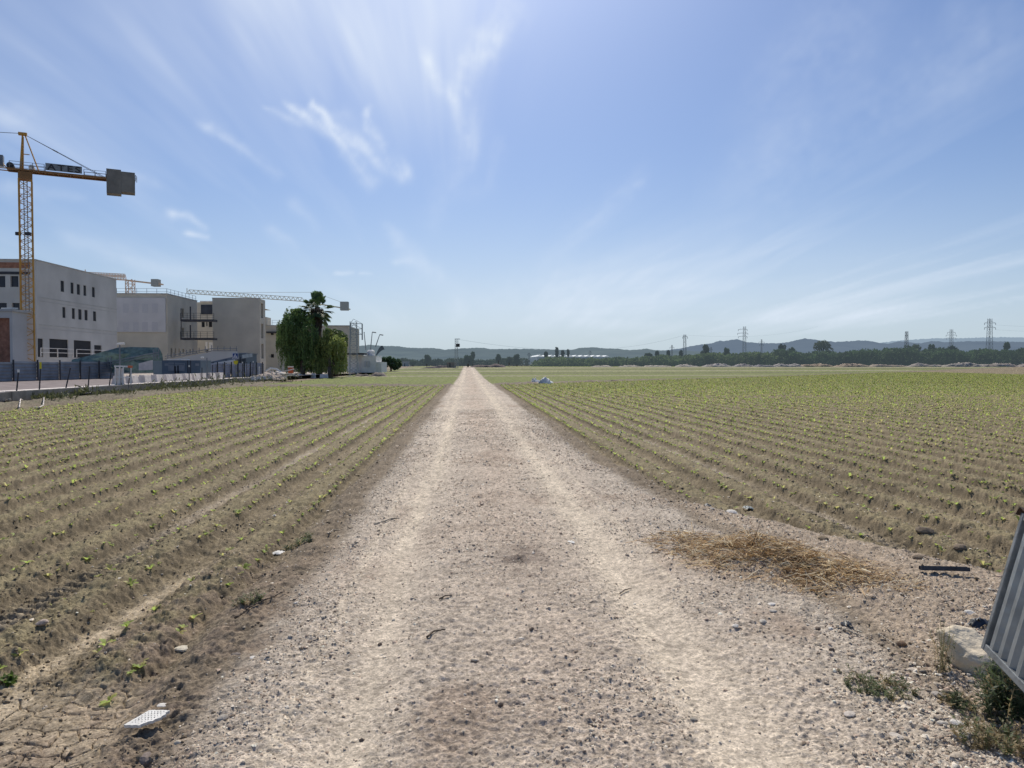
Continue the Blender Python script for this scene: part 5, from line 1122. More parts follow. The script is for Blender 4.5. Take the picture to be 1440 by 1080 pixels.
# site clutter near the trees
def clutter():
    labs_ = 'pale plank or board lying on the debris beside the crossing sign'
    r = np.random.default_rng(9)
    for i in range(16):
        px = r.uniform(348, 412); Y = r.uniform(70, 84); c = atY(px, r.uniform(521, 530), Y); c.z = max(c.z, .45); L = r.uniform(.9, 2.6); a = r.uniform(-.6, .6); t = r.uniform(-.25, .25)
        mb = MB(); mb.box((0, 0, 0), (L, .25, .1), rot=(Matrix.Rotation(a, 3, 'Z')@Matrix.Rotation(t, 3, 'Y'))); o = mb.build('plank', M['whiteblock'] if i % 3 else M['wood']); o.location = c; fin(o, labs_, 'plank', 'boards strewn over the debris')
    # orange barrel-like cabin
    Y = 84; a, b_ = atY(405, 527, Y), atY(412.5, 515.5, Y); c = (a+b_)/2; root = thing('orange_bin', 'orange red bin with a pale lid at the foot of the large drooping tree', 'bin', (c.x, Y, a.z)); r0 = (b_.x-a.x)/2; mb = MB(); mb.bar((c.x, Y, a.z), (c.x, Y, b_.z-.1), r0*.9, 14, r0); part(mb, 'body', M['orange'], root, True); mb = MB(); mb.bar((c.x, Y, b_.z-.097), (c.x, Y, b_.z+.05), r0*1.08, 14); part(mb, 'lid', M['whiteblock'], root)
    for (px, w, h, lb) in ((421, 5, 5, 'pale concrete block under the large drooping tree'), (440, 6, 6, 'white concrete block under the drooping trees, left one'), (455, 11, 5, 'long white concrete block under the yellowish drooping tree')):
        Y = 90; a = atY(px-w/2, 531, Y); b_ = atY(px+w/2, 531-h, Y); mb = MB(); mb.add([(a.x, Y, 0), (b_.x, Y, 0), (b_.x, Y+.6, 0), (a.x, Y+.6, 0), (a.x+.05, Y+.1, b_.z), (b_.x-.05, Y+.1, b_.z), (b_.x-.05, Y+.5, b_.z), (a.x+.05, Y+.5, b_.z)], [(0, 1, 5, 4), (1, 2, 6, 5), (2, 3, 7, 6), (3, 0, 4, 7), (4, 5, 6, 7)]); fin(mb.build('concrete_block', M['whiteblock']), lb, 'concrete block')
    for i, px in enumerate((352, 360, 368, 377, 387, 396)):
        Y = 64+i*2.2; a, b_ = atY(px, 537, Y), atY(px+6, 529.5, Y); z0 = .30; mb = MB(); d = .45
        mb.add([(a.x, Y, z0), (b_.x, Y, z0), (b_.x, Y+d, z0), (a.x, Y+d, z0), (a.x+.03, Y+.12, b_.z), (b_.x-.03, Y+.12, b_.z), (b_.x-.03, Y+d-.12, b_.z), (a.x+.03, Y+d-.12, b_.z)], [(0, 1, 5, 4), (1, 2, 6, 5), (2, 3, 7, 6), (3, 0, 4, 7), (4, 5, 6, 7)])
        fin(mb.build('concrete_block', M['whiteblock']), 'white barrier block in the short row between the crossing sign and the trees', 'barrier block', 'white barrier blocks by the debris')
    for i, (px, t) in enumerate(((359, 515), (364, 517), (371, 513), (380, 518), (389, 519), (398, 517), (404, 519))):
        Y = 68+i*1.5; a, b_ = atY(px, 532, Y), atY(px+random.uniform(-.8, .8), t, Y); a.z = .2; mb = MB(); mb.bar(a, b_, .03, 6); mb.bar(b_, b_+Vector((0, 0, .1)), .05, 6)
        fin(mb.build('marker_post', M['white'] if i % 2 else M['steel']), 'thin marker post sticking out of the debris between crossing sign and trees', 'post', 'marker posts in the debris')
    # arched pipe
    mb = MB(); mb.path([atY(374, 522, 73), atY(380, 518, 73), atY(388, 519, 73), atY(396, 524, 73)], .10, 8); fin(mb.build('white_pipe', M['white']), 'bent white pipe arching over the debris heap', 'pipe')
clutter()
# hoses and scrap at the foot of the wall
def hose(pts, r, m, label, name='hose'):
    P_ = [G(x, y, .0) for x, y in pts]; P_ = [Vector((p.x, p.y, hz(p.x, p.y)+.08)) for p in P_]; Q = []
    for i in range(len(P_)-1):
        for t in np.linspace(0, 1, 5, endpoint=False): Q.append(P_[i].lerp(P_[i+1], t))
    Q.append(P_[-1]); o = MB().path(Q, r, 6).build(name, m, smooth=True); fin(o, label, 'hose')
hose([(27, 573), (29, 568), (33, 565), (38, 564)], .022, M['whiteblock'], 'short white bent hose at the left foot of the wall')
hose([(48, 570), (55, 571.5), (61, 570), (62, 566), (58, 563.5)], .022, M['whiteblock'], 'white curled hose on the soil below the wall')
hose([(75, 563), (84, 560), (94, 557.5), (105, 558.5), (118, 560), (130, 559)], .05, M['dsteel'], 'long black pipe lying along the foot of the wall')
hose([(0, 565), (6, 567), (14, 569)], .06, M['wood'], 'pale branch at the left edge below the wall')
w_i = 0
for px, py, w, h in ((117, 550, .7, .4), (205, 552, 2.2, .45), (232, 550, 1.8, .5), (250, 550, 2.2, .5), (300, 546, 2.6, .6), (328, 545, 2.5, .7), (365, 541, 3, .7), (385, 538, 3, .7), (160, 560, 1.2, .2), (75, 569, 1.2, .2), (275, 549, 1.8, .5)):
    p = atX(px, py, -18.6+(.3 if py > 555 else 0)); C = MB(); n = 240; r = np.random.default_rng(int(px)); c = np.stack([r.normal(0, w*.35, n), r.normal(0, w*.5, n), np.abs(r.normal(0, h*.45, n))], 1); d = r.normal(0, 1, (n, 3)); d[:, 2] = np.abs(d[:, 2])+.6; d /= np.linalg.norm(d, axis=1, keepdims=True)
    col = np.array([.13, .14, .06])[None]*r.uniform(.5, 1.4, (n, 1)); o = link('weed_clump', leaf_mesh('weed_clump', c, d, r.uniform(.15, .4, n), r.uniform(.03, .08, n), col), M['leaf']); o.location = (p.x, p.y, hz(p.x, p.y))
    fin(o, 'scrubby olive weed clump growing at the foot of the low wall', 'weed', 'weed clumps along the low wall')
# ------------------------------------------------------------------ poles, pylons and cables
def pylon(px, pyt, Y, w, arms, label, m='pyl', ins=True, r=.06, base_w=None, name='pylon'):
    t = atY(px, pyt, Y); root = thing(name, label, 'pylon', (t.x, Y, -.2)); mb = MB(); lattice(mb, (t.x, Y, -.3), (t.x, Y, t.z), base_w or w*1.9, w, 14, (1, 0, 0), (0, 1, 0), r, r*.55); part(mb, 'tower', M[m], root); tips = []
    for (dpx, py, l, rr) in arms:
        z = atY(0, py, Y).z; a, b_ = t.x-l/F*Y, t.x+rr/F*Y; mb = MB(); mb.bar((a, Y, z), (b_, Y, z), r*1.2); mb.bar((a, Y, z), (t.x, Y, z+w*.8), r*.7); mb.bar((b_, Y, z), (t.x, Y, z+w*.8), r*.7); part(mb, 'crossarm', M[m], root)
        for x in ([a] if l > 0 else [])+([b_] if rr > 0 else []):
            mb = MB(); mb.bar((x, Y, z), (x, Y, z-.8), .09 if ins else .05, 6); part(mb, 'insulator', M[m], root); tips.append(Vector((x, Y, z-.8)))
    return tips
T1 = pylon(963, 470.5, 300, .75, [(0, 471.3, 3, 4)], 'slim lattice pylon with one short arm, second from the road')
T2 = pylon(1047, 459, 352, .9, [(0, 460.3, 9, 4), (0, 466, 10, 5), (0, 471, 9, 4)], 'large lattice pylon with three double crossarms in the centre right')
T3 = pylon(1338, 463, 385, 1.0, [(0, 464, 6, 6), (0, 468, 8, 8), (0, 472.5, 7, 7)], 'three armed lattice pylon left of the tallest one')
T4 = pylon(1392, 448, 292, 1.1, [(0, 449.3, 8, 9), (0, 456.5, 8, 9)], 'tallest lattice pylon with two wide crossarms at far right', r=.07)
pylon(945, 485, 420, .5, [(0, 487, 3, 3)], 'small thin pylon just left of the one armed pylon'); pylon(1071, 477, 470, .5, [(0, 479, 4, 4), (0, 483, 3, 3)], 'small distant pylon right of the large three armed pylon'); pylon(1000, 488, 430, .45, [(0, 490, 2.5, 2.5)], 'tiny pylon between the slim and the large lattice pylons')
pylon(1275, 466, 900, 2.2, [(0, 469, 2, 2)], 'distant mast standing before the hills', r=.25); pylon(744, 496, 330, .35, [(0, 497, 2, 2)], 'thin pole left of the white greenhouse'); pylon(830, 493, 360, .4, [(0, 494, 2, 2)], 'thin pole in front of the white greenhouse')
T0 = pylon(497, 452, 108, .85, [(0, 453.5, 4, 12), (0, 461, 4, 12), (0, 469, 4, 12)], 'lattice electricity pole with three long arms right of the trees', r=.045, base_w=1.15)
def tpole():
    Y = 205; A = lambda x, y: atY(x, y, Y); root = thing('utility_pole', 'lattice utility pole with a transformer left of the far road end', 'utility pole', A(642, 520)); c = A(641.5, 477)
    mb = MB(); lattice(mb, (A(642, 500).x, Y, -.3), (c.x, Y, c.z), 1.0, .6, 14, (1, 0, 0), (0, 1, 0), .07, .04); part(mb, 'pole', M['pylpale'], root)
    mb = MB(); mb.span((A(638.5, 0).x, Y-.1, c.z), (A(646, 0).x, Y+.1, c.z+.14)); mb.bar(A(645, 478), A(645.3, 487), .05); part(mb, 'crossarm', M['pyl'], root)
    mb = MB(); mb.bar(A(643.8, 487.8), A(643.8, 483.4), .55, 10); part(mb, 'transformer', M['dsteel'], root)
    return A(642, 476.8)
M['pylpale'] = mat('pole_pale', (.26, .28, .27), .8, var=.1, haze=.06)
tp = tpole()
def cable(a, b_, sag, label, r=.022):
    P_ = [a.lerp(b_, t)-Vector((0, 0, sag*4*t*(1-t))) for t in np.linspace(0, 1, 25)]; o = MB().path(P_, r, 4).build('power_cable', M['wire']); fin(o, label, 'cable')
T1t = atY(963, 471, 300)
cable(tp, T1t, 4.5, 'thin power cable hanging between the utility pole and the slim lattice pylon', .03)
cable(T1t, atY(1150, 459, 480), 3, 'thin power cable leaving the slim lattice pylon to the right')
cable(T4[1], Vector((T4[1].x+90, 240, T4[1].z+2)), 3, 'upper power cable running right from the tallest pylon'); cable(T4[3], Vector((T4[3].x+90, 240, T4[3].z+2)), 3, 'lower power cable running right from the tallest pylon')
# ------------------------------------------------------------------ distant trees
def small_tree(px, pyt, pyb, wpx, Y, label, col=(.05, .075, .035), name='tree', haze='farleaf', kind='round', group=None):
    Ht = (pyb-pyt); cl = []; r = random.Random(int(px*3))
    if kind == 'round':
        for i in range(8): a = r.uniform(0, 2*PI); q = r.uniform(.2, .6)*wpx/2; cl.append((px+math.cos(a)*q*1.1, pyt+Ht*.42+math.sin(a)*Ht*.24, wpx*.23, Ht*.24))
    else:
        for i in range(6): t = i/5; cl.append((px+r.uniform(-.3, .3), pyt+Ht*(.12+.76*t), wpx*(.22+.25*math.sin(PI*(.15+.8*t))), Ht*.16))
    c = clumps_px(cl, Y, wpx/F*Y*.25); per = 900/max(sum(k[3]**2 for k in c), .1); tree(name, label, 'tree', atY(px, 516, Y)*1.0, c, per, .06*Y/22, .035*Y/22, col, .02*wpx/F*Y*2+.1, 4, m=haze, group=group)
small_tree(658, 500, 516, 18, 222, 'dark round tree right of the utility pole at the road end', (.035, .06, .025))
small_tree(600, 499, 514, 12, 330, 'dark bushy tree left of the utility pole'); small_tree(581, 507, 516, 9, 300, 'low bushy tree far left of the utility pole')
small_tree(665, 495, 505, 6, 380, 'small distant conifer behind the round tree', kind='col'); small_tree(727, 498, 515, 14, 300, 'dark tree right of the broad earth mound'); small_tree(716, 502, 515, 9, 290, 'paler tree right of the broad earth mound', (.07, .09, .05)); small_tree(701, 499, 510, 8, 380, 'small tree above the broad earth mound')
small_tree(783, 489, 503, 5, 330, 'tallest slender cypress before the white greenhouse', (.03, .05, .03), 'cypress', kind='col'); small_tree(791, 493, 503, 4.5, 332, 'shorter cypress right beside the tallest one', (.03, .05, .03), 'cypress', kind='col'); small_tree(768, 495, 504, 6, 334, 'rounded cypress left of the tallest one', (.03, .05, .03), 'cypress', kind='col'); small_tree(799, 492, 501, 2.6, 340, 'very thin cypress in front of the greenhouse', (.03, .05, .03), 'cypress', kind='col')
small_tree(924, 494, 505, 5.5, 330, 'cypress left of the slim lattice pylon', (.03, .05, .03), 'cypress', kind='col'); small_tree(940, 493.5, 505, 5, 332, 'second cypress left of the slim pylon', (.03, .05, .03), 'cypress', kind='col'); small_tree(957.5, 493, 505, 5, 334, 'cypress touching the slim pylon', (.03, .05, .03), 'cypress', kind='col')
small_tree(991, 485, 506, 15, 310, 'tall dark tree right of the slim lattice pylon', (.035, .055, .035)); small_tree(912, 497, 508, 15, 300, 'low spreading tree left of the cypresses'); small_tree(1021, 490, 506, 14, 320, 'rounded green tree left of the large pylon', (.05, .08, .035))
small_tree(1101, 482, 506, 14, 300, 'dark blocky tree right of the large pylon', (.03, .05, .03)); small_tree(1113, 488, 506, 9, 302, 'small tree beside the dark blocky tree'); small_tree(1156, 479, 507, 32, 280, 'broad rounded brown green tree above the orchard', (.075, .085, .045)); small_tree(1283, 483, 505, 26, 290, 'wide rounded tree above the dark orchard', (.06, .085, .045)); small_tree(1310, 485, 505, 22, 292, 'second wide tree above the dark orchard', (.05, .075, .04)); small_tree(1338, 486, 505, 18, 300, 'dark tree at the foot of the middle pylon', (.035, .055, .04)); small_tree(1416, 481, 505, 12, 300, 'small pointed tree right of the tallest pylon'); small_tree(1245, 490, 506, 16, 300, 'low tree left of the wide rounded trees')
def wood(name, label, x0, x1, topf, botp, Y, col, n, seed, lw=1.0):
    r = np.random.default_rng(seed); C, D, K = [], [], []
    for i in range(n):
        px = r.uniform(x0, x1); Yt = Y+r.uniform(-12, 30); top = topf(px)+r.uniform(-2.2, 4.2); rr = r.uniform(2.0, 3.4); ct = atY(px, top, Yt); cz = max(ct.z-rr*.6, .8); m_ = 150; v = r.normal(0, 1, (m_, 3)); v /= np.linalg.norm(v, axis=1, keepdims=True); v[:, 2] = v[:, 2]*.9
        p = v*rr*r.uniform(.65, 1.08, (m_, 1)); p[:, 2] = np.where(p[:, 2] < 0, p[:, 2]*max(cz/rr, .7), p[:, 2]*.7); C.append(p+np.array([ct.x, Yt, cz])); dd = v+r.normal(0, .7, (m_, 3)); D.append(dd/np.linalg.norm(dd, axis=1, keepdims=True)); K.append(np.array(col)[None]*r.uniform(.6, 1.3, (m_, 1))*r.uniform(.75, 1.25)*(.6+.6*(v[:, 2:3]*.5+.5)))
    C, D, K = map(np.concatenate, (C, D, K)); n_ = len(C); fin(link(name, leaf_mesh(name, C, D, rng.uniform(.6, 1.2, n_)*lw, rng.uniform(.4, .8, n_)*lw, K), M['farleaf']), label, 'trees', kind='stuff')
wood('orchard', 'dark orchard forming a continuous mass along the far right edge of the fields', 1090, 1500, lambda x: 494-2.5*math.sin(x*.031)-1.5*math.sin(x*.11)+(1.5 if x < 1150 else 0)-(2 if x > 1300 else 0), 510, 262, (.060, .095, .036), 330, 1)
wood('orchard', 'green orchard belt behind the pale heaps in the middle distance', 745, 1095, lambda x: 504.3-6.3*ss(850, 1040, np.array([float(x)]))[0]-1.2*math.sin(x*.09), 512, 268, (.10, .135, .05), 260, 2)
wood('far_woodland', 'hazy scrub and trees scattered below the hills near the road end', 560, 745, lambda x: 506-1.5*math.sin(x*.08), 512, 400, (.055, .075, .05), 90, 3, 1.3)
# greenhouse, ruined wall, far houses
def greenhouse():
    Y = 345; A = lambda x, y: atY(x, y, Y); root = thing('greenhouse', 'long low white greenhouse roof behind the cypresses', 'greenhouse', A(805, 506)); mb = MB(); n = 12
    for k in range(n):
        xa, xb = A(756+k*8.6, 0).x, A(756+(k+1)*8.6, 0).x; z1 = A(0, 498.2+k*.06).z; z0 = z1-.7; mb.add([(xa, Y, z0), (xb-.1, Y, z0), ((xa+xb)/2, Y, z1), (xa, Y+40, z0), (xb-.1, Y+40, z0), ((xa+xb)/2, Y+40, z1)], [(0, 1, 2), (0, 2, 5, 3), (1, 4, 5, 2)])
    part(mb, 'roof', M['ghroof'], root); part(MB().span((A(756, 0).x, Y+.05, -.3), (A(859, 0).x, Y+40, A(0, 498.9).z-.75)), 'wall', M['ghwall'], root)
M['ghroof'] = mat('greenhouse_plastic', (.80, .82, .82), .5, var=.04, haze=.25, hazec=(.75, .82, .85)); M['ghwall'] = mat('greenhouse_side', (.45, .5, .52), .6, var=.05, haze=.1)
greenhouse()
def farhouse(x0, x1, yt, Y, m, label, roof=True, nm='farm_building'):
    A = lambda x, y: atY(x, y, Y); a, b_ = A(x0, 0).x, A(x1, 0).x; zt = A(0, yt).z; root = thing(nm, label, 'building', ((a+b_)/2, Y, 0)); part(MB().span((a, Y, -.3), (b_, Y+8, zt)), 'wall', m, root)
    if roof: mb = MB(); mb.add([(a-.2, Y-.3, zt+.003), (b_+.2, Y-.3, zt+.003), (b_+.2, Y+8.3, zt+.003), (a-.2, Y+8.3, zt+.003), (a-.2, Y+4, zt+1.1), (b_+.2, Y+4, zt+1.1)], [(0, 1, 5, 4), (2, 3, 4, 5), (1, 2, 5), (3, 0, 4), (3, 2, 1, 0)]); part(mb, 'roof', M['rooft'], root)
    mb = MB(); part(mb.span(((a*.7+b_*.3), Y-.05, 1), ((a*.6+b_*.4), Y-.004, 2.2)), 'window', M['shade'], root)
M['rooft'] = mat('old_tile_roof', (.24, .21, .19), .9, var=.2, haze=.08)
farhouse(627, 640, 509.5, 212, M['conc'], 'low beige ruined farm wall just left of the utility pole', False, 'ruined_wall'); farhouse(564, 573, 508, 300, M['render'], 'pale grey shed between the hedge and the distant trees', False, 'shed'); farhouse(1008, 1020, 501.5, 285, M['render2'], 'pale low farm building half hidden in the orchard belt')
# ------------------------------------------------------------------ hills
def hills(name, prof, Y, m, seed, dep, rough=1.0, subdiv=3.0):
    xs = np.arange(prof[0][0], prof[-1][0]+.1, subdiv/2); ys = np.interp(xs, [p[0] for p in prof], [p[1] for p in prof]); nr = 24; V = []
    top = np.array([atY(a, b_, Y)[2] for a, b_ in zip(xs, ys)]); X = np.array([atY(a, 513, Y)[0] for a in xs]); nz = fbm(xs*.5, xs*0, seed, 3); top = top*(1+.05*rough*nz)
    for j in range(nr+1):
        t = j/nr; y = Y-dep+dep*t*1.0; prof_t = t**1.25; rv = fbm(xs*.05, xs*0+t*3.1, seed+3, 4)
        V.append(np.stack([X*(1-.12*(1-t)), np.full_like(X, y), np.maximum(top*prof_t*(1+.8*rv*(1-t)*(t > .02)), -2 if j else -20)], 1))
    t = nr+1; V.append(np.stack([X, np.full_like(X, Y+dep*.3), top*.5], 1)); V = np.array(V); n = len(xs); idx = np.arange((nr+2)*n).reshape(nr+2, n); q = np.stack([idx[:-1, :-1], idx[:-1, 1:], idx[1:, 1:], idx[1:, :-1]], -1).reshape(-1, 4)
    fin(link(name, mesh_np(name, V.reshape(-1, 3), q, None, True), m), kind='structure')
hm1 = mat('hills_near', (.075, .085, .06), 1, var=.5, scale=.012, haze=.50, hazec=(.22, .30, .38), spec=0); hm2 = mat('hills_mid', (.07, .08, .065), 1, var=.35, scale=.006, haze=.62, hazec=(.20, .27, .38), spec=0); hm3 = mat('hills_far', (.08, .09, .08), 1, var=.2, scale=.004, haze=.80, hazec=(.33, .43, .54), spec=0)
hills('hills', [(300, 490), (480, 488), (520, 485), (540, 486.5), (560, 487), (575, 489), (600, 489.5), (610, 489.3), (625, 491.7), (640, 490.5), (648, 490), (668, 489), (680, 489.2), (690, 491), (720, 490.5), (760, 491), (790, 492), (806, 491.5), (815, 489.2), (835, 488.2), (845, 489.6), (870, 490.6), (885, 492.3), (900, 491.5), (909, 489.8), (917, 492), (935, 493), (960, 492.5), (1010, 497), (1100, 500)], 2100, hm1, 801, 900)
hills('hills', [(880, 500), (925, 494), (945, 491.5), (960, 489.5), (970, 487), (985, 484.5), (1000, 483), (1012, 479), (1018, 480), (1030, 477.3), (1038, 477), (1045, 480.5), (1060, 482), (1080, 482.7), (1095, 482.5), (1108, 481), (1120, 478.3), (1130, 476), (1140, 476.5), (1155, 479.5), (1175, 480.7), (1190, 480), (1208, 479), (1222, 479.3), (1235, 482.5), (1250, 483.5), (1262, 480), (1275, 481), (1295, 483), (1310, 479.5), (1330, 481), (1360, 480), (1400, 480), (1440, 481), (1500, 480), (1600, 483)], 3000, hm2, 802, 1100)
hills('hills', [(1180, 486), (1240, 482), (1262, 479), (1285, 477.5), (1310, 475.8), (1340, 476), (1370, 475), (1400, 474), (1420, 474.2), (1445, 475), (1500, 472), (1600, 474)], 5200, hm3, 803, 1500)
# ------------------------------------------------------------------ sky, sun, camera
SUN_EL, SUN_AZ = R(44), R(.5)             # azimuth clockwise from +Y
sd = Vector((math.sin(SUN_AZ)*math.cos(SUN_EL), math.cos(SUN_AZ)*math.cos(SUN_EL), math.sin(SUN_EL)))
W = bpy.data.worlds.new('World'); S.world = W; W.use_nodes = True; nt = W.node_tree; nt.nodes.clear(); N = nt.nodes.new; Lk = nt.links.new
sky = N('ShaderNodeTexSky'); sky.sky_type = 'NISHITA'; sky.sun_disc = False; sky.sun_elevation = SUN_EL; sky.sun_rotation = SUN_AZ
sky.air_density = 1.0; sky.dust_density = .6; sky.ozone_density = 1.6; sky.altitude = 50
bg = N('ShaderNodeBackground'); bg.inputs['Strength'].default_value = .105; out = N('ShaderNodeOutputWorld')
tc = N('ShaderNodeTexCoord'); nrm = N('ShaderNodeVectorMath'); nrm.operation = 'NORMALIZE'; Lk(tc.outputs['Generated'], nrm.inputs[0])
dt = N('ShaderNodeVectorMath'); dt.operation = 'DOT_PRODUCT'; dt.inputs[1].default_value = sd; Lk(nrm.outputs[0], dt.inputs[0])
def mth(op, a, b=None, c=None):
    n = N('ShaderNodeMath'); n.operation = op
    for i, v in enumerate((a, b, c)):
        if v is None: continue
        if isinstance(v, (int, float)): n.inputs[i].default_value = v
        else: Lk(v, n.inputs[i])
    return n.outputs[0]
d0 = mth('MAXIMUM', dt.outputs['Value'], 0.0)
glow = mth('ADD', mth('MULTIPLY', mth('POWER', d0, 30.0), 4.6), mth('MULTIPLY', mth('POWER', d0, 7.0), .85))
gl = N('ShaderNodeVectorMath'); gl.operation = 'SCALE'; gl.inputs[0].default_value = (1.0, 1.02, 1.12); Lk(glow, gl.inputs['Scale'])
tint = N('ShaderNodeVectorMath'); tint.operation = 'MULTIPLY'; tint.inputs[1].default_value = (.50, .58, .74); Lk(sky.outputs[0], tint.inputs[0])
base = N('ShaderNodeVectorMath'); base.operation = 'ADD'; base.inputs[1].default_value = (.20, .38, .78); Lk(tint.outputs[0], base.inputs[0])
ad = N('ShaderNodeVectorMath'); ad.operation = 'ADD'; Lk(base.outputs[0], ad.inputs[0]); Lk(gl.outputs[0], ad.inputs[1])
# horizon haze
sx = N('ShaderNodeSeparateXYZ'); Lk(nrm.outputs[0], sx.inputs[0])
hzf = mth('POWER', mth('SUBTRACT', 1.0, mth('MINIMUM', mth('ABSOLUTE', sx.outputs['Z']), 1.0)), 8.5)
mxh = N('ShaderNodeMix'); mxh.data_type = 'RGBA'; Lk(mth('MULTIPLY', hzf, .97), mxh.inputs[0]); Lk(ad.outputs[0], mxh.inputs[6]); mxh.inputs[7].default_value = (5.2, 6.25, 7.0, 1)
Lk(mxh.outputs[2], bg.inputs['Color']); Lk(bg.outputs[0], out.inputs['Surface'])
sl = bpy.data.lights.new('sun', 'SUN'); sl.energy = 4.25; sl.angle = R(.55); sl.color = (1, .93, .81)
so = bpy.data.objects.new('sun', sl); COL.objects.link(so); so.rotation_euler = (-sd).to_track_quat('-Z', 'Y').to_euler(); so.location = (0, 0, 60)
# cirrus on a high dome
def azel(px, py):
    d = ray(px, py).normalized(); return math.degrees(math.atan2(d.x, d.y)), math.degrees(math.asin(d.z))
def clouds():
    az = np.linspace(-75, 75, 900); el = np.linspace(.6, 62, 430); AZ, EL = np.meshgrid(az, el); a = AZ.ravel(); e = EL.ravel()
    ar, er = np.radians(a), np.radians(e); x = np.sin(ar)*np.cos(er); y = np.cos(ar)*np.cos(er); z = np.sin(er)
    u = x/(z+.06); v = y/(z+.06)
    wu = .35*fbm(u*.9, v*.35, 201, 3); wv = .8*fbm(u*.5, v*.3, 202, 2)
    st = fbm((u+wu)*2.6, (v+wv)*.28, 203, 5, .55); st2 = fbm((u+wu*.6)*7, (v+wv)*.5, 204, 4, .55); br = fbm(u*.5+3, v*.25, 205, 3)
    pxd = a; D = np.zeros_like(a)
    base = np.clip(st*1.7+br*1.1+.10, 0, 1)*(.65+.9*(st2+.3))
    # more veil left and centre, and low over the right horizon
    w = .55*np.exp(-((a+8)/22)**2*1.0)*ss(6, 22, e) + .26*np.exp(-((e-4.5)/5.5)**2)*ss(-9, 0, a)*(.55+.45*ss(0, 10, a)) + .22 + .25*np.exp(-((a-19)/7)**2)*ss(10, 18, e)
    D = base*w*1.15*ss(.5, 5, e+np.abs(a)*.25)
    D += .24*np.exp(-((a-12)/28)**2)*np.exp(-((e-3.5)/6.5)**2)
    # the bright veil under the sun
    D += .80*np.exp(-((a+1.6)/(5.6))**2)*ss(12, 25, e)*np.clip(.6+st2*.9, 0, 1.2)*ss(1.8, -.8, a-.05*e)
    D += .42*np.exp(-((a+8)/12)**2)*ss(14, 27, e)*np.clip(.6+st*1.4, 0, 1.2)
    th = np.arctan2(e-4, (a+1)*1.0); rho = np.hypot(e-4, a+1); PN = fbm(th*16, rho*.16, 401, 4, .55)*ss(4, 14, rho); PN2 = fbm(th*9+4, rho*.07, 402, 4, .6)*ss(4, 14, rho)
    def stroke(pts, r0, r1, am, ns=.5, seed=1, fray=1.0):
        nonlocal D
        Q = [azel(*p) for p in pts]; R_ = []
        for i in range(len(Q)-1):
            for t in np.linspace(0, 1, 10, endpoint=False): R_.append((Q[i][0]*(1-t)+Q[i+1][0]*t, Q[i][1]*(1-t)+Q[i+1][1]*t))
        R_.append(Q[-1]); R_ = np.array(R_)
        m = (a > R_[:, 0].min()-4) & (a < R_[:, 0].max()+4) & (e > R_[:, 1].min()-4) & (e < R_[:, 1].max()+4)
        aa = a[m]+ns*fbm(a[m]*.8, e[m]*.8, seed+300, 3)*1.2; ee = e[m]+ns*fbm(a[m]*.8+9, e[m]*.8, seed+301, 3)*1.2
        best = np.zeros(aa.shape); kk = len(R_)-1
        for i, (qa, qe) in enumerate(R_):
            t = i/kk; r = (r0+(r1-r0)*t)*.050; fade = am*(1-.65*t)*(min(1, t*6+.35))
            best = np.maximum(best, fade*np.exp(-((aa-qa)**2+(ee-qe)**2)/(r*r)))
        D[m] += best*np.clip(1+fray*1.5*PN[m]+fray*.8*fbm(a[m]*1.6, e[m]*1.6, seed+302, 2), .05, 1.6)
    # the feathered wisp at upper left centre
    stroke([(372, 152), (395, 162), (425, 168), (450, 182)], 4, 10, .45, .5, 1)
    stroke([(404, 144), (415, 155), (432, 165), (455, 184), (480, 205), (500, 225), (520, 255)], 4, 12, .85, .5, 2)
    stroke([(437, 141), (436, 150), (452, 156), (470, 178), (490, 192), (505, 200), (530, 225), (560, 245)], 3.5, 13, .80, .5, 3)
    stroke([(420, 162), (440, 164), (455, 170)], 8, 8, .32, .4, 4)
    stroke([(521, 148), (517, 162), (520, 178), (532, 195), (545, 215), (570, 245)], 4.5, 11, .72, .45, 5)
    stroke([(460, 160), (485, 165), (500, 180), (520, 200)], 9, 22, .18, .6, 6)
    stroke([(282, 172), (310, 185), (340, 205), (365, 225), (388, 245)], 8, 7, .34, .6, 7)
    stroke([(700, 40), (675, 75), (655, 95), (650, 120), (660, 160), (662, 200)], 20, 14, .55, .8, 8)
    stroke([(598, 78), (618, 110), (640, 150), (655, 190)], 9, 10, .42, .6, 9)
    stroke([(720, 0), (690, 60), (668, 110)], 30, 16, .34, .8, 10)
    stroke([(660, 190), (655, 230), (625, 270), (612, 310)], 20, 18, .16, .9, 11)
    stroke([(700, 190), (690, 260), (650, 275)], 14, 12, .12, .8, 12)
    stroke([(85, 330), (120, 345), (160, 352), (220, 375), (300, 395), (380, 405)], 11, 14, .26, .5, 13, .5)
    stroke([(0, 262), (60, 268), (120, 280)], 11, 6, .20, .5, 14)
    stroke([(235, 300), (262, 302), (290, 318)], 8, 5, .36, .6, 15)
    stroke([(262, 327), (275, 330), (290, 333)], 5, 4, .5, .3, 16)
    stroke([(470, 384), (482, 385), (496, 384)], 3, 3, .45, .2, 17)
    stroke([(505, 384), (515, 384), (522, 385)], 2.5, 2.5, .25, .2, 18)
    stroke([(540, 318), (560, 335), (575, 355), (600, 380), (640, 410)], 8, 22, .22, .7, 19)
    stroke([(553, 368), (570, 366), (590, 367), (615, 385)], 5, 8, .22, .4, 20)
    stroke([(180, 250), (200, 255), (222, 264)], 10, 6, .22, .5, 21)
    stroke([(0, 165), (40, 160), (70, 180)], 18, 12, .16, .6, 22)
    stroke([(905, 240), (880, 265), (850, 290), (820, 318), (780, 370)], 12, 22, .15, .7, 23)
    D *= np.clip(1+1.2*PN2, .4, 1.6)
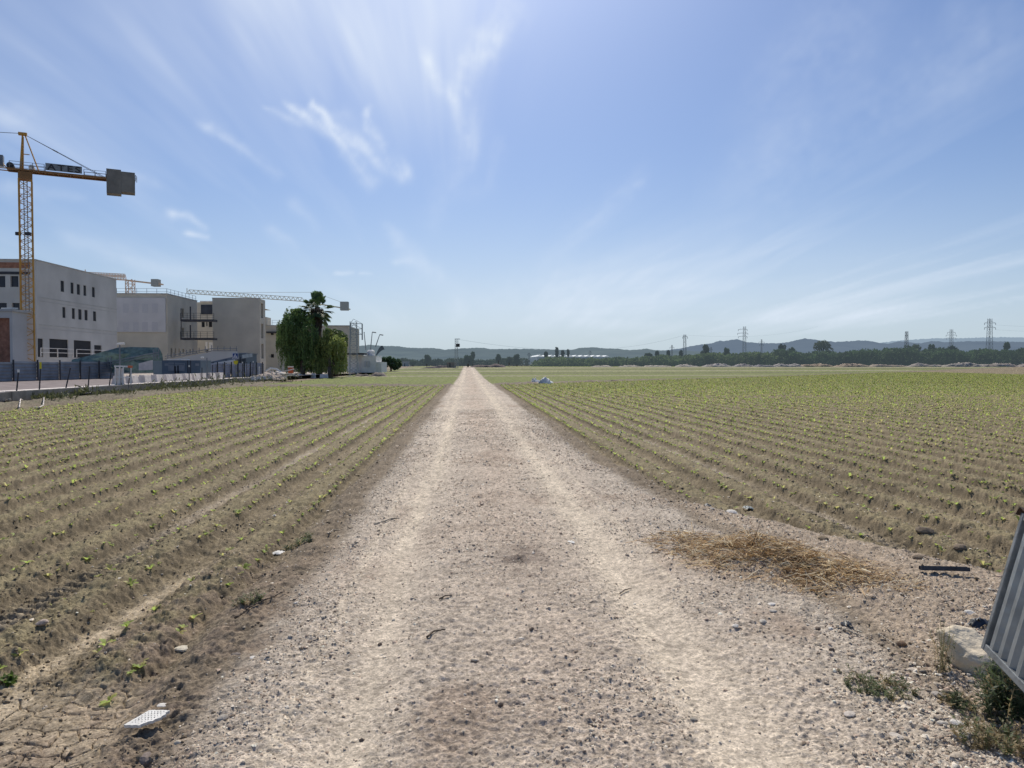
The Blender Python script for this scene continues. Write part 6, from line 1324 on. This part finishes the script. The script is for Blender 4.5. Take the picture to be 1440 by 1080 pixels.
    stroke([(1440, 10), (1300, 110), (1200, 170), (1100, 240), (1050, 280)], 45, 60, .13, 1.2, 24)
    stroke([(1200, 40), (1120, 100), (1080, 200), (1060, 260)], 60, 50, .13, 1.2, 25)
    stroke([(410, 285), (430, 300), (445, 318)], 12, 8, .14, .4, 26); stroke([(380, 325), (400, 335), (415, 343)], 10, 6, .16, .4, 27)
    stroke([(640, 440), (760, 400), (900, 360), (1000, 340)], 28, 40, .10, .6, 28)
    stroke([(700, 450), (900, 410), (1150, 400), (1400, 395)], 34, 50, .08, .5, 29)
    stroke([(60, 430), (200, 400), (300, 390)], 20, 30, .15, .8, 30)
    D = np.clip(D, 0, .93)*ss(.6, 3.5, e)
    edge = ss(75, 62, np.abs(a))*ss(62, 52, e); D *= edge*(1-.98*np.exp(-(((a-.5)/14)**4+((e-44)/11)**4)))
    RR = 9000; V = np.stack([x*RR, y*RR, z*RR], 1); nr, nc = AZ.shape; idx = np.arange(nr*nc).reshape(nr, nc)
    q = np.stack([idx[:-1, :-1], idx[1:, :-1], idx[1:, 1:], idx[:-1, 1:]], -1).reshape(-1, 4)
    me = mesh_np('sky', V, q, np.stack([D, D, D], 1), True)
    m, nt, out = new_mat('cirrus'); N = nt.nodes.new; Lk = nt.links.new
    at = N('ShaderNodeAttribute'); at.attribute_name = 'Col'; em = N('ShaderNodeEmission'); em.inputs['Color'].default_value = (.80, .88, 1.0, 1); em.inputs['Strength'].default_value = .98
    tr = N('ShaderNodeBsdfTransparent'); mx = N('ShaderNodeMixShader'); Lk(at.outputs['Fac'], mx.inputs[0]); Lk(tr.outputs[0], mx.inputs[1]); Lk(em.outputs[0], mx.inputs[2]); Lk(mx.outputs[0], out.inputs[0])
    fin(link('sky', me, m), kind='structure')
clouds()
cam = bpy.data.cameras.new('camera'); co = bpy.data.objects.new('camera', cam); COL.objects.link(co); S.camera = co
cam.sensor_width = 36; cam.lens = 36*F/1440; cam.clip_end = 20000; cam.clip_start = .05
co.location = (0, 0, CAMH); co.rotation_euler = (PI/2-PITCH, 0, -YAW)
S.view_settings.view_transform = 'Standard'; S.view_settings.look = 'None'; S.view_settings.exposure = 0; S.view_settings.gamma = 1
S.render.engine = 'CYCLES'; S.cycles.max_bounces = 5; S.cycles.diffuse_bounces = 3; S.cycles.transparent_max_bounces = 8; S.cycles.use_denoising = True; S.cycles.denoiser = 'OPENIMAGEDENOISE'; S.cycles.denoising_prefilter = 'ACCURATE'; S.cycles.use_adaptive_sampling = False; W.cycles.sampling_method = 'AUTOMATIC'
S.cycles.sample_clamp_indirect = 5
